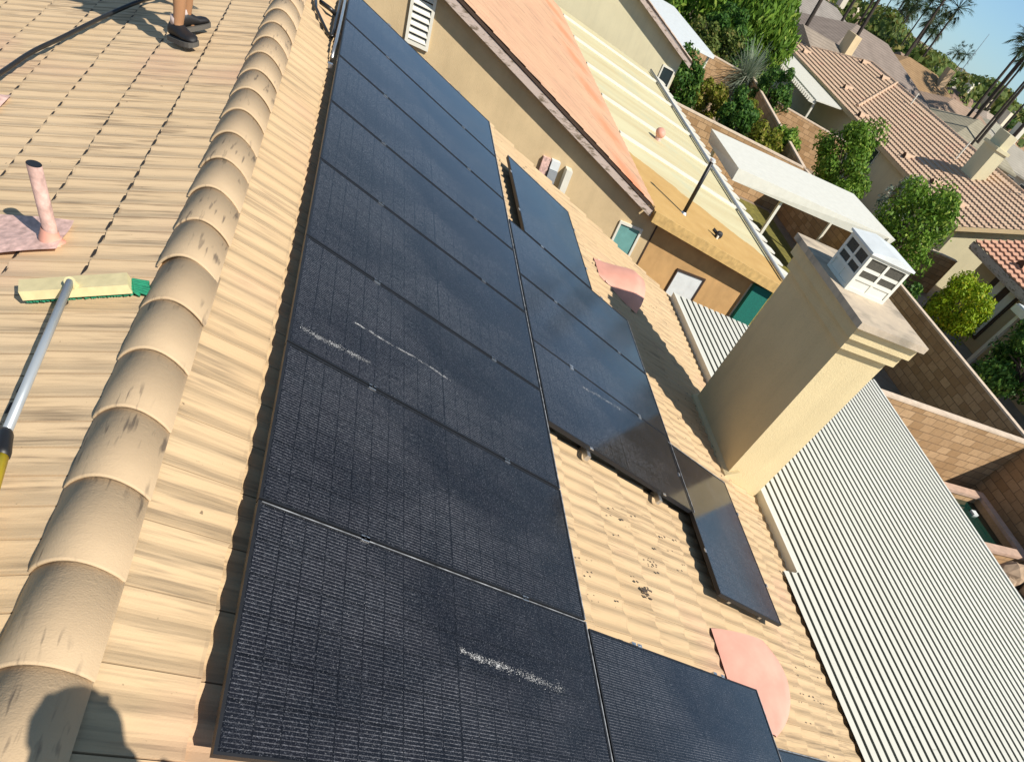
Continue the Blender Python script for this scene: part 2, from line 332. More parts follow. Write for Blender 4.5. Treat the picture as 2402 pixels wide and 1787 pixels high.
M['leaf_olive'] = leaf_mat('olive leaves', (0.065, 0.11, 0.02, 1), (0.17, 0.215, 0.045, 1), (0.24, 0.22, 0.06, 1))
M['leaf_yellow'] = leaf_mat('yellow green leaves', (0.13, 0.17, 0.015, 1), (0.26, 0.27, 0.03, 1), (0.30, 0.24, 0.05, 1))
M['frond'] = leaf_mat('palm fronds', (0.030, 0.060, 0.022, 1), (0.070, 0.105, 0.035, 1), (0.16, 0.13, 0.06, 1))
M['bark'] = plain('bark', (0.075, 0.055, 0.04, 1), 0.95, var=0.3, vs=8)
M['palmbark'] = plain('palm trunk bark', (0.050, 0.038, 0.030, 1), 0.95, var=0.35, vs=3)
M['rock'] = plain('garden rock', (0.46, 0.33, 0.22, 1), 0.95, var=0.3, vs=3, bump=0.4, bs=12)

# ---------------------------------------------------------------- ground
mb = MB(); mb.add([(-900, -900, G), (1500, -900, G), (1500, 1500, G), (-900, 1500, G)], [(0, 1, 2, 3)])
tag(mb.build('ground', M['ground']), 'dry sandy ground under the whole neighbourhood', kind='structure')
def sheet(name, pts, z, mat, label):
    m = MB(); m.add([(x, y, G + z) for x, y in pts], [tuple(range(len(pts)))]); return tag(m.build(name, mat), label, kind='structure')
sheet('yard_paving', [(5.2, -6), (16.4, -6), (16.4, 10.05), (5.2, 10.05)], 0.004, M['concrete'], 'concrete paving under the ribbed patio cover')
sheet('lawn', [(11.2, 12.2), (17.2, 12.2), (17.9, 27.0), (11.2, 27.0)], 0.004, M['grass'], 'olive dry lawn between the patio cover and the rear wall')
sheet('yard_path', [(20.5, 12), (26.6, 12), (26.9, 25), (20.5, 25)], 0.004, M['concrete'], 'grey concrete path behind the rear wall')
sheet('street', [(30, 66), (36, 66), (62, 170), (48, 170)], 0.006, M['asphalt'], 'pale grey street beyond the pink roofed house')

# ---------------------------------------------------------------- tiled roof sheets (real courses and rolls)
def tile_sheet(u_fronts, u_back, ex, v0, v1, wd, rolls, amp, base, tilt, step, notch=True, mask=False, lip=0.004):
    """courses in a (u down-slope, v along, w up) frame"""
    mb = MB(); vl = []
    n0, n1 = math.floor(v0 / wd), math.ceil(v1 / wd)
    k = max(3, int(round(wd / step)))
    for n in range(n0, n1):
        for i in range(k):
            v = n * wd + wd * i / k
            if v0 <= v <= v1: vl.append(v)
            if i == 0 and notch and v0 <= v + 0.007 <= v1: vl += [v + 0.004, v + 0.009]
    vl = sorted(set([v0] + vl + [v1]))
    def prof(v):
        h = amp * math.cos(2 * PI * v / (wd / rolls))
        fr = (v / wd) % 1.0 * wd
        if notch and 0.003 < fr < 0.008: h -= 0.012
        return h
    rnd = random.Random(5)
    for j, uf in enumerate(u_fronts):
        ub = u_back if j == 0 else u_fronts[j - 1]
        nv = len(vl); o = len(mb.v); jit = {}
        for v in vl:
            t = math.floor(v / wd)
            if t not in jit: jit[t] = (rnd.uniform(-0.005, 0.005), rnd.uniform(-0.003, 0.003))
            du, dw = jit[t]; h = prof(v); fr = v - t * wd
            tl = tilt
            mb.v += [(ub - 0.012, v, base + h + tilt * (0.0 if j else 0.2)), (uf + du, v, base + tl + h + dw), (uf + du - lip, v, base + h - 0.006)]
        for i in range(nv - 1):
            a = o + i * 3
            mb.f += [(a, a + 1, a + 4, a + 3), (a + 1, a + 2, a + 5, a + 4)]; mb.mi += [0, 0]
        if mask:  # flat dark quads paint the shade under each tile front
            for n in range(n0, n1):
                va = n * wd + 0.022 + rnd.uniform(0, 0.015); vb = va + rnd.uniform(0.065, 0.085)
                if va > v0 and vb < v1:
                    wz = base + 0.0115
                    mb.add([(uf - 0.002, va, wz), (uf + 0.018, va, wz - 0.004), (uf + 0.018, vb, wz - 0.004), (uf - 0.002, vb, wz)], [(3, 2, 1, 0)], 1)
    return mb
MR = Matrix(((CT, 0, ST, 0), (0, 1, 0, 0), (-ST, 0, CT, 0), (0, 0, 0, 1)))              # right slope frame
XR, ZR = -0.5, 0.04
ML = Matrix.Translation((XR, 0, ZR)) @ Matrix(((-CT, 0, ST, 0), (0, -1, 0, 0), (-ST, 0, -CT if False else CT, 0), (0, 0, 0, 1)))
ML = Matrix(((-CT, 0, -ST, XR), (0, -1, 0, 0), (-ST, 0, CT, ZR), (0, 0, 0, 1)))
def RF(u, v, wv): return Vector((u * CT + wv * ST, v, -u * ST + wv * CT))               # right slope point in the world
def LF(u, y, wv=0.0): return Vector((XR - u * CT - wv * ST, y, ZR - u * ST + wv * CT))  # left slope point in the world
YN, YF = -4.4, 8.92

hl = (2.6, 2.2, G)
house = thing('tiled_roof_house', 'house in the foreground with sand coloured tile roof carrying the solar panels', 'house', hl)
iv = ROOTM[house.name].inverted()
roof_r = tile_sheet([-0.046 + 0.355 * k for k in range(18)], -0.45, 0.355, YN, YF, 0.288, 2, 0.0080, -0.136, 0.026, 0.018)
roof_r = roof_r.build('roof_slope', [M['tile_r'], M['gap']], house, mat=iv @ MR); roof_r['label'] = 'sunlit slope under the solar panels'
roof_l = tile_sheet([0.075 + 0.355 * k for k in range(20)], -0.02, 0.355, -YF, -YN, 0.144, 1, 0.0045, -0.004, 0.014, 0.018, mask=True)
roof_l = roof_l.build('roof_slope', [M['tile_l'], M['gap']], house, mat=iv @ ML); roof_l['label'] = 'weathered slope left of the ridge'
# ridge tiles, each tapered and lapping over the nearer one
def ridge_tile():
    mb = MB(); n = 20; sh = []
    for (y, s, th) in ((0.0, 1.0, 0), (0.0, 1.0, 1), (0.43, 0.965, 0), (0.43, 0.965, 1), (0.010, 1.012, 0)):
        ring = []
        for i in range(n + 1):
            q = 2.0 * i / n - 1.0; a, b = 0.132 * s - 0.010 * th, 0.094 * s - 0.010 * th
            cz = max(0.0, 1 - abs(q) ** 2.0) * 0.75 + 0.25 * math.sqrt(max(0.0, 1 - q * q))
            ring.append((-a * q, y, b * cz + (0.0 if y < 0.2 else -0.006)))
        o = len(mb.v); mb.v += ring; sh.append(o)
    def strip(a, b, flip=False):
        for i in range(n):
            q = (a + i, a + i + 1, b + i + 1, b + i); mb.f.append(q[::-1] if flip else q); mb.mi.append(0)
    strip(sh[0], sh[4]); strip(sh[4], sh[2]); strip(sh[1], sh[3], True); strip(sh[0], sh[1], True); strip(sh[2], sh[3])
    return mb
rt0 = None; rng = random.Random(3)
for k in range(-13, 25):
    if rt0 is None: rt0 = ridge_tile().build('ridge_tile', M['cap'], house, smooth=True); o = rt0
    else: o = rt0.copy(); COL.objects.link(o); o.parent = house
    y = 0.215 + 0.363 * k
    o.matrix_local = iv @ Matrix.Translation((XR + 0.021 + rng.uniform(-0.004, 0.004), y, 0.010)) @ Matrix.Rotation(rng.uniform(-0.012, 0.012), 4, 'Z') @ Matrix.Rotation(R_(-0.6), 4, 'X')
for p in rt0.data.polygons: p.use_smooth = True
# body of the house
mb = MB()
xe, xw = 5.15, -6.7
mb.add([(xe, -4.0, G), (xe, 8.55, G), (xw, 8.55, G), (xw, -4.0, G), (xe, -4.0, -1.93), (xe, 8.55, -1.93), (xw, 8.55, -2.12), (xw, -4.0, -2.12), (XR, -4.0, -0.16), (XR, 8.55, -0.16)],
       [(0, 1, 5, 4), (2, 3, 7, 6), (1, 2, 6, 9, 5), (3, 0, 4, 8, 7)])
mb.build('wall', M['stucco_cream'], house, world=True)
mb = MB()
for (x0, z0, x1, z1) in ((XR, ZR - 0.20, 5.60, -2.19), (XR, ZR - 0.20, -7.1, -2.35)):
    for (ya, yb) in ((YN + 0.02, YN + 0.07), (YF - 0.07, YF - 0.02)):
        mb.hexa([(min(x0, x1), ya, z0 if x0 < x1 else z1), (max(x0, x1), ya, z1 if x0 < x1 else z0), (max(x0, x1), yb, z1 if x0 < x1 else z0), (min(x0, x1), yb, z0 if x0 < x1 else z1),
                 (min(x0, x1), ya, (z0 if x0 < x1 else z1) + 0.15), (max(x0, x1), ya, (z1 if x0 < x1 else z0) + 0.15), (max(x0, x1), yb, (z1 if x0 < x1 else z0) + 0.15), (min(x0, x1), yb, (z0 if x0 < x1 else z1) + 0.15)])
mb.box(5.52, 5.57, YN + 0.08, YF - 0.08, -2.18, -1.99)
mb.build('fascia', M['white'], house, world=True)

# ---------------------------------------------------------------- chimney
ch = thing('chimney', 'tall yellow stucco chimney with stepped crown at the eave of the panel roof', 'chimney', (5.2, 4.9, -2.1))
mb = MB(); mb.box(4.89, 5.525, 4.215, 5.63, G, 0.03); mb.build('shaft', M['stucco_yellow'], ch, world=True)
mb = MB(); mb.box(4.828, 5.562, 4.152, 5.65, 0.032, 0.140); mb.box(4.86, 5.53, 4.185, 5.64, 0.140, 0.156); mb.box(4.772, 5.592, 4.098, 5.668, 0.156, 0.262); mb.box(4.81, 5.56, 4.135, 5.655, 0.262, 0.278)
mb.build('stepped_crown', M['stucco_yellow'], ch, world=True)
mb = MB(); mb.box(4.712, 5.612, 4.04, 5.69, 0.278, 0.335); mb.build('slab', M['slab'], ch, world=True)
mb = MB(); mb.hexa([RF(5.135, 4.16, -0.13), RF(5.22, 4.16, -0.13), RF(5.22, 5.68, -0.13), RF(5.135, 5.68, -0.13), RF(5.135, 4.16, -0.098), RF(5.26, 4.17, 0.03), RF(5.26, 5.67, 0.03), RF(5.135, 5.68, -0.098)]); mb.build('flashing', M['stucco_yellow'], ch, world=True)
mb = MB(); ax0, ax1, ay0, ay1, az0, az1 = 4.83, 5.36, 4.67, 5.11, 0.335, 0.665
fr = 0.035
for x in (ax0, ax1 - fr):
    for y in (ay0, ay1 - fr): mb.box(x, x + fr, y, y + fr, az0, az1)
for z0, z1 in ((az0, az0 + 0.03), (az0 + 0.105, az0 + 0.135), (az1 - 0.03, az1)):
    mb.box(ax0 + fr, ax1 - fr, ay0, ay0 + 0.03, z0, z1); mb.box(ax0 + fr, ax1 - fr, ay1 - 0.03, ay1, z0, z1)
    mb.box(ax0, ax0 + 0.03, ay0 + fr, ay1 - fr, z0, z1); mb.box(ax1 - 0.03, ax1, ay0 + fr, ay1 - fr, z0, z1)
xm, ym = (ax0 + ax1) / 2, (ay0 + ay1) / 2
for y in (ay0 + 0.003, ay1 - 0.028): mb.box(xm - 0.016, xm + 0.016, y, y + 0.025, az0 + 0.03, az1 - 0.03); mb.box(ax0 + fr, ax1 - fr, y + 0.004, y + 0.02, 0.525, 0.553)
for x in (ax0 + 0.003, ax1 - 0.028): mb.box(x, x + 0.025, ym - 0.014, ym + 0.014, az0 + 0.03, az1 - 0.03); mb.box(x + 0.004, x + 0.02, ay0 + fr, ay1 - fr, 0.525, 0.553)
ar = mb.build('spark_arrestor', M['whitemetal'], ch, world=True)
def sub(mb, name, mat, parent, root):   # sub-part in world coordinates
    o = mb.build(name, mat, None); ivm = ROOTM[root.name].inverted()
    for v in o.data.vertices: v.co = ivm @ v.co
    o.parent = parent; return o
mb = MB(); mb.box(ax0 + 0.012, ax1 - 0.012, ay0 + 0.012, ay1 - 0.012, az0 + 0.11, az1 - 0.012); sub(mb, 'wire_screen', M['mesh'], ar, ch)
mb = MB(); mb.box(ax0 + 0.010, ax1 - 0.010, ay0 + 0.010, ay1 - 0.010, az0 + 0.008, az0 + 0.108); sub(mb, 'base_panel', M['whitemetal'], ar, ch)
mb = MB(); mb.prism([(ax0 - 0.02, az1), (ax1 + 0.02, az1), (ax1 + 0.02, az1 + 0.018), (xm, az1 + 0.05), (ax0 - 0.02, az1 + 0.018)], 'y', ay0 - 0.02, ay1 + 0.02); sub(mb, 'lid', M['bluewhite'], ar, ch)

# ---------------------------------------------------------------- solar panels
M['trim'] = plain('worn bright frame edge', (0.26, 0.27, 0.28, 1), 0.5, var=0.75, vs=14)  # light grey that paints a sun glint along the frame edges
def panel_parts(root):
    L, W, t = PL / 2 - 0.006, PW / 2 - 0.006, 0.036
    mb = MB(); b = 0.011
    mb.box(-L, L, -W, -W + b, -t, 0); mb.box(-L, L, W - b, W, -t, 0); mb.box(-L, -L + b, -W + b, W - b, -t, 0); mb.box(L - b, L, -W + b, W - b, -t, 0)
    mb.build('frame', M['frame'], root)
    mb = MB(); mb.box(-L + b, L - b, -W + b, W - b, -0.012, -0.0025); mb.build('glass', M['cells'], root)
    mb = MB(); mb.box(L - 0.0015, L + 0.0050, -W + 0.001, W - 0.001, -0.012, 0.0022); mb.build('edge_trim', M['trim'], root)  # thin strip added as the painted glint on the down-slope edge
    for sy in (1, -1):
        for sx in (-1, 1):
            mb = MB(); mb.box(sx * 0.47 - 0.02, sx * 0.47 + 0.02, sy * (W + 0.009) - 0.014, sy * (W + 0.009) + 0.0085, -0.002, 0.0035)
            mb.tube([(sx * 0.47, sy * (W + 0.006), 0.003), (sx * 0.47, sy * (W + 0.006), 0.008)], 0.006, 6)
            mb.build('clamp', M['alu'], root)
def pmat(u, v, land=False):
    m = MR @ Matrix.Translation((u, v, 0))
    return m @ Matrix.Rotation(R_(90), 4, 'Z') if land else m
PANELS = []
ord_ = ['nearest', 'second', 'third', 'fourth', 'fifth', 'sixth', 'seventh', 'farthest']
for k in range(8):
    lab = 'black solar panel, %s of the long row beside the roof ridge' % ord_[k]
    PANELS.append((PL / 2, (k + 0.5) * PW, False, lab))
PANELS += [(2.62, 6.875, True, 'sideways black solar panel set apart at the far end of the lower row'),
           (PL * 1.5 + 0.01, 5.40, False, 'upright black solar panel of the lower row, nearest the pink dome vent'),
           (PL * 1.5 + 0.01, 4.35, False, 'middle upright black solar panel of the lower row'),
           (PL * 1.5 + 0.01, 3.33, False, 'upright black solar panel of the lower row with the chimney mirrored in it'),
           (4.235, 2.815, True, 'sideways black solar panel standing alone below the chimney near the eave'),
           (PL * 1.5 + 0.01, 0.485, False, 'lower row black solar panel beside the flat pink vent'),
           (4.28, -0.40, True, 'sideways black solar panel cut off at the bottom edge of the photo')]
proto = None
for (u, v, land, lab) in PANELS:
    if proto is None:
        o = thing('solar_panel', lab, 'solar panel', group='solar panels on the tiled roof', mat=pmat(u, v, land)); panel_parts(o); proto = o
    else:
        o = copy_tree(proto); o.matrix_world = pmat(u, v, land); ROOTM[o.name] = pmat(u, v, land); o['label'] = lab
allp = [o for o in D.objects if o.name.startswith('solar_panel')]
allp.sort(key=lambda o: (len(o.name), o.name))
mb = MB(); mb.box(-PL / 2 + 0.02, PL / 2 - 0.012, PW / 2 - 0.012, PW / 2 - 0.0075, -0.004, 0.0016); mb.build('edge_trim', M['trim'], allp[0])  # extra painted glint for the sunlit lip at the first panel gap
# dried streaks on four of the panels (speckled deposits on the glass)
def streak(panel, pts, wid, n, seed):
    rnd = random.Random(seed); mb = MB(); ivm = ROOTM[panel.name].inverted()
    for i in range(n * 7):
        t = rnd.random(); s = t * (len(pts) - 1); a = int(min(s, len(pts) - 2)); f = s - a
        u = pts[a][0] * (1 - f) + pts[a + 1][0] * f; v = pts[a][1] * (1 - f) + pts[a + 1][1] * f
        if math.sin(t * 23 + seed) + 0.6 * math.sin(t * 61 + 2 * seed) < rnd.uniform(-1.6, 0.9): continue
        wv = wid[0] * (1 - t) + wid[1] * t
        v += 0.003 * math.sin(t * 9 + seed) + 0.002 * math.sin(t * 41)
        u += rnd.gauss(0, wv); v += rnd.gauss(0, wv); r = rnd.uniform(0.0005, 0.0016) * (1.6 if rnd.random() < 0.15 else 1)
        k = 5; c = [ivm @ RF(u + r * math.cos(2 * PI * j / k + i) * rnd.uniform(0.7, 1.5), v + r * math.sin(2 * PI * j / k + i), -0.0005 + 0.0004 * rnd.random()) for j in range(k)]
        mb.add(c, [tuple(range(k))])
    o = mb.build('dried_streak', M['stain'], panel); o['kind'] = 'stuff'; return o
streak(allp[2], [(0.343, 2.576), (0.518, 2.581), (0.737, 2.592), (1.026, 2.575)], (0.0035, 0.0045), 150, 1)
streak(allp[2], [(0.065, 2.259), (0.226, 2.273), (0.439, 2.295)], (0.012, 0.010), 150, 2)
streak(allp[0], [(0.958, 0.611), (1.196, 0.586), (1.585, 0.548)], (0.008, 0.014), 260, 3)
streak(allp[11], [(2.454, 3.635), (2.738, 3.691), (3.003, 3.72)], (0.010, 0.014), 120, 6)

# rails under the panels
def rail(u, v0, v1, label):
    m = MR @ Matrix.Translation((u, 0, 0)); mb = MB(); mb.box(-0.02, 0.02, v0, v1, -0.088, -0.040)
    r = thing('mounting_rail', label, 'rail', group='rails under the solar panels', mat=m @ Matrix.Translation((0, v0, -0.06)))
    mb2 = MB(); mb2.box(-0.02, 0.02, 0, v1 - v0, -0.028, 0.02); mb2.build('rail_bar', M['alu'], r)
    v = 0.15
    mf = MB()
    while v < v1 - v0: mf.box(-0.03, 0.03, v - 0.02, v + 0.02, -0.075, -0.028); v += 1.4
    mf.build('roof_hook', M['frame'], r)
rail(0.47, -0.03, 8.35, 'upper aluminium rail under the long row of panels beside the ridge')
rail(1.41, -0.03, 8.35, 'lower aluminium rail under the long row of panels')
rail(2.36, 2.75, 7.75, 'upper aluminium rail under the lower row of panels by the far eave')
rail(3.28, 2.75, 5.95, 'lower aluminium rail under the lower row of panels')
rail(2.36, -0.06, 1.06, 'upper aluminium rail under the panel beside the flat pink vent')
rail(3.28, -0.06, 1.06, 'lower aluminium rail under the panel beside the flat pink vent')
rail(3.98, 1.92, 3.80, 'upper aluminium rail under the lone panel below the chimney')
rail(4.50, 1.92, 3.80, 'lower aluminium rail under the lone panel below the chimney')
rnd = random.Random(21); mb = MB()
for (u0, v0, k, sp_) in ((2.75, 1.62, 30, 0.035), (2.95, 1.95, 10, 0.03), (3.3, 2.2, 8, 0.12), (2.6, 2.35, 8, 0.15), (4.9, 4.6, 34, 0.30), (5.0, 5.2, 20, 0.25), (4.75, 2.6, 12, 0.4), (5.2, 1.4, 14, 0.35), (4.4, 0.95, 10, 0.3), (2.3, 1.5, 8, 0.2), (3.0, 7.9, 14, 0.5), (4.9, 7.4, 12, 0.4)):
    for i in range(k):
        u, v = u0 + rnd.gauss(0, sp_), v0 + rnd.gauss(0, sp_)
        if not (0.0 < u < 5.8): continue
        r = rnd.uniform(0.006, 0.022); a = rnd.uniform(0, 6)
        mb.add([RF(u + r * math.cos(a + q), v + 0.6 * r * math.sin(a + q), -0.098 + 0.004 * rnd.random()) for q in (0, 1.4, 2.9, 4.4)], [(0, 1, 2, 3)])
tag(mb.build('leaf_litter', M['bark']), 'dry brown leaf litter scattered on the tiles below the panels', 'leaf litter', kind='stuff')
# conduit and cable at the far top of the long row
c0 = thing('conduit', 'grey metal conduit running along the top edge of the far panels', 'conduit', RF(-0.02, 6.2, -0.1))
mb = MB(); mb.tube([RF(-0.025, 6.35, -0.075), RF(-0.03, 6.5, -0.03), RF(-0.03, 6.62, -0.01), RF(-0.025, 7.4, 0.0), RF(-0.02, 8.5, 0.0)], 0.013, 8); mb.build('pipe', M['alu'], c0, True, True)
mb = MB(); mb.box(-0.02, 0.02, -0.02, 0.02, 0.0, 0.03); mb.build('bracket', M['alu'], c0)
cb = thing('cable', 'black cable bent in a V over the tiles at the top of the far panels', 'cable', RF(-0.1, 6.9, -0.1))
mb = MB()
mb.tube([RF(-0.30, 7.75, -0.06), RF(-0.245, 7.25, -0.085), RF(-0.17, 7.05, -0.085), RF(-0.10, 6.88, -0.085), RF(-0.06, 6.84, -0.07), RF(-0.055, 7.0, -0.06), RF(-0.06, 7.25, -0.05), RF(-0.055, 7.5, -0.05), RF(-0.05, 8.1, -0.06)], 0.016, 8)
mb.tube([RF(-0.22, 7.5, -0.08), RF(-0.13, 7.42, -0.05), RF(-0.07, 7.46, -0.06)], 0.02, 8)
mb.build('cord', M['blackrub'], cb, True, True)

# ---------------------------------------------------------------- roof vents
def grid_surface(fn, nu, nv):
    mb = MB(); mb.v = [tuple(fn(i / nu, j / nv)) for i in range(nu + 1) for j in range(nv + 1)]
    mb.f = [(i * (nv + 1) + j, (i + 1) * (nv + 1) + j, (i + 1) * (nv + 1) + j + 1, i * (nv + 1) + j + 1) for i in range(nu) for j in range(nv)]
    mb.mi = [0] * len(mb.f); return mb
def hood_vent(label, u0, u1, v0, v1, hgt, group):
    """half round hood: closed at the ridge side, open mouth at the down-slope end"""
    t = thing('roof_vent', label, 'roof vent', group=group, mat=MR @ Matrix.Translation(((u0 + u1) / 2, (v0 + v1) / 2, -0.11)))
    ivm = ROOTM[t.name].inverted() @ MR
    def fn(a, b):
        u = u0 + (u1 - u0) * a; v = v0 + (v1 - v0) * b
        hh = hgt * min(1.0, a * 1.25 + 0.02) * max(0.0, 1 - (2 * b - 1) ** 2) ** 0.6
        wd = 0.55 + 0.45 * min(1, a * 1.4)
        v = (v0 + v1) / 2 + (v - (v0 + v1) / 2) * wd
        return ivm @ Vector((u, v, -0.118 + hh))
    mb = grid_surface(fn, 14, 18); mb.build('hood', M['pinkpaint'], t, True)
    mb = MB(); k = 18; rim = [fn(1, j / k) for j in range(k + 1)]
    off = (ivm.to_3x3() @ Vector((-0.012, 0, 0)))
    mb.add([p + off for p in rim], [tuple(range(k + 1))]); mb.build('mouth', M['gap'], t)
    mb = MB(); mb.add([ivm @ Vector(p) for p in ((u0 + 0.10, v0 + 0.12, -0.104), (u1 + 0.03, v0 + 0.06, -0.104), (u1 + 0.03, v1 - 0.06, -0.104), (u0 + 0.10, v1 - 0.12, -0.104))], [(0, 1, 2, 3)])
    mb.build('flashing', M['pinkworn'], t)
    return t
VG = 'pink vents on the panel roof'
hood_vent('pink half round hood vent with the chimney shadow across its mouth', 3.66, 4.36, 6.83, 7.66, 0.26, VG)
# low curved vent near the bottom right
t = thing('roof_vent', 'low curved pink vent on the tiles beside the bottom right panel', 'roof vent', group=VG, mat=MR @ Matrix.Translation((4.15, 1.1, -0.11)))
ivm = ROOTM[t.name].inverted() @ MR
def fn(a, b):
    v = 0.70 + 0.86 * b; um = 4.60 - (0.36 * ((1.25 - v) / 0.45) ** 2 if v < 1.25 else 0.25 * ((v - 1.25) / 0.30) ** 2); u = 3.58 + (um - 3.58) * a
    return ivm @ Vector((u, v, -0.112 + 0.115 * (math.sin(PI * min(1, a * 0.62)) ** 0.8) * (0.25 + 0.75 * min(1, b * 1.25)) * (1 if a < 0.8 else max(0.0, 1 - ((a - 0.8) / 0.2) ** 2))))
mb = grid_surface(fn, 18, 12)
edge = [fn(i / 18, 1.0) for i in range(19)]; low = [ivm @ Vector((3.58 + 0.77 * i / 18, 1.555, -0.13)) for i in range(19)]
mb.build('hood', M['pinkpaint'], t, True)
mb = MB(); mb.add(edge + low, [(i, i + 1, 20 + i, 19 + i) for i in range(18)]); mb.build('mouth', M['gap'], t)
# vent pipe with flashing on the left slope
pb = LF(0.655, 2.62, 0.0)
vp = thing('vent_pipe', 'worn pink vent pipe standing in a pink flashing on the left slope', 'vent pipe', pb)
mb = MB(); top = Vector((pb.x + 0.006, pb.y + 0.0, pb.z + 0.355))
mb.tube([pb + Vector((0, 0, -0.05)), pb + Vector((0, 0, 0.02)), top], [0.033, 0.031, 0.030], 18, cap=False); mb.build('pipe', M['pinkworn'], vp, True, True)
mb = MB(); mb.tube([top + Vector((0, 0, -0.03)), top + Vector((0, 0, 0.0015))], 0.0285, 18); mb.build('dark_mouth', M['black'], vp, False, True)
mb = MB(); mb.tube([LF(0.655, 2.62, -0.005), LF(0.655, 2.62, 0.03), pb + Vector((0, 0, 0.075))], [0.062, 0.046, 0.034], 16, cap=False); mb.build('collar', M['pinkpaint'], vp, True, True)
def fl(a, b):
    u = 0.60 + 0.75 * a; y = 2.44 + 0.09 * (1 - a) + (0.50 - 0.22 * (1 - a)) * b
    return ROOTM[vp.name].inverted() @ LF(u, y, 0.024 + 0.004 * math.cos(2 * PI * y / 0.288) + 0.003 * math.sin(a * 9))
grid_surface(fl, 12, 24).build('flashing', M['pinkworn'], vp, True)
# far left: a second hood half out of frame
t = thing('roof_vent', 'faded pink vent at the left edge below the hose', 'roof vent', LF(1.62, 4.25, 0.02))
def fv(a, b):
    u = 1.46 + 0.5 * a; y = 4.06 + 0.42 * b
    return ROOTM[t.name].inverted() @ LF(u, y, 0.024 + 0.09 * math.sin(PI * a) * max(0.0, 1 - (2 * b - 1) ** 2) ** 0.6)
grid_surface(fv, 12, 14).build('hood', M['pinkworn'], t, True)

# ---------------------------------------------------------------- hose, broom
hz = thing('hose', 'black hose lying across the tiles behind the worker', 'hose', LF(1.3, 6.0, 0.05))
hp = [(1.95, 3.2), (1.78, 4.0), (1.63, 4.7), (1.555, 5.2), (1.45, 5.53), (1.29, 6.06), (1.12, 6.5), (0.945, 6.74), (0.86, 6.95), (0.9, 7.6), (1.3, 8.3)]
mb = MB()
sm = []
for i in range(len(hp) - 1):
    for q in range(6):
        f = q / 6; p0, p1, p2, p3 = hp[max(i - 1, 0)], hp[i], hp[i + 1], hp[min(i + 2, len(hp) - 1)]
        cr = lambda a, b, c, d: 0.5 * ((2 * b) + (-a + c) * f + (2 * a - 5 * b + 4 * c - d) * f * f + (-a + 3 * b - 3 * c + d) * f ** 3)
        sm.append(LF(cr(p0[0], p1[0], p2[0], p3[0]), cr(p0[1], p1[1], p2[1], p3[1]), 0.047))
mb.tube(sm, 0.0130, 10); mb.build('tube', M['blackrub'], hz, True, True)
br = thing('push_broom', 'push broom with cream block, green bristles and grey telescopic pole on the left slope', 'broom', LF(0.42, 2.2, 0.03))
ivb = ROOTM[br.name].inverted()
mb = MB()
bx = [LF(0.600, 2.072, 0.030), LF(0.150, 2.118, 0.030), LF(0.180, 2.232, 0.030), LF(0.632, 2.182, 0.030), LF(0.598, 2.077, 0.066), LF(0.154, 2.123, 0.066), LF(0.183, 2.227, 0.066), LF(0.629, 2.177, 0.066)]
mb.hexa(bx); mb.tube([LF(0.385, 2.125, 0.060), LF(0.382, 2.11, 0.090)], 0.024, 12); mb.build('block', M['broomwood'], br, False, True)
mb = MB(); rnd = random.Random(9)
for i in range(34):
    for j in range(7):
        f, g = i / 33, j / 6
        u = 0.622 - 0.445 * f - 0.030 * (1 - g); y = 2.10 + 0.045 * f + 0.085 * g
        e = max(0.0, f - 0.94) * 0.9
        a = LF(u, y, 0.032); b = LF(u - e - (0.006 if f > 0.5 else -0.006) + rnd.uniform(-0.005, 0.005), y + (g - 0.5) * 0.01 + rnd.uniform(-0.004, 0.004), 0.012)
        mb.tube([a, b], [0.008, 0.010], 5)
mb.build('bristles', M['bristle'], br, False, True)
p0, p1, p2, p3 = LF(0.383, 2.115, 0.085), LF(0.335, 1.155, 0.066), LF(0.310, 1.045, 0.063), LF(0.20, 0.25, 0.050)
mb = MB(); mb.tube([p0, p1], 0.0150, 14); mb.build('pole', M['steelpole'], br, True, True)
mb = MB(); d = (p2 - p1); mb.tube([p1 - d * 0.15, p1, p1 + d * 0.3, p1 + d * 0.75, p2], [0.019, 0.023, 0.0225, 0.024, 0.021], 14); mb.build('collar', M['black'], br, True, True)
mb = MB(); mb.tube([p2, p3], 0.018, 14); mb.build('grip_pole', M['yellow'], br, True, True)

# ---------------------------------------------------------------- people (skin modifier: one continuous body)
def skin_body(name, parent, nodes, edges, mat, root_i=0, sub=2):
    me = D.meshes.new(name); me.from_pydata([n[0] for n in nodes], edges, []); me.materials.append(mat)
    o = D.objects.new(name, me); COL.objects.link(o); o.parent = parent
    md = o.modifiers.new('Skin', 'SKIN'); md.use_smooth_shade = True
    for i, sv in enumerate(me.skin_vertices[0].data):
        r = nodes[i][1]; sv.radius = (r, r) if not isinstance(r, tuple) else r; sv.use_root = (i == root_i)
    ms = o.modifiers.new('Subdivision', 'SUBSURF'); ms.levels = sub; ms.render_levels = sub
    return o
def ell(mb, c, r, n=14, m=10, cut=None):
    vs = []; 
    for i in range(m + 1):
        t = PI * i / m
        for j in range(n): vs.append((c[0] + r[0] * math.sin(t) * math.cos(2 * PI * j / n), c[1] + r[1] * math.sin(t) * math.sin(2 * PI * j / n), c[2] + r[2] * math.cos(t)))
    fs = [(i * n + j, (i + 1) * n + j, (i + 1) * n + (j + 1) % n, i * n + (j + 1) % n) for i in range(m) for j in range(n)]
    return mb.add(vs, fs)
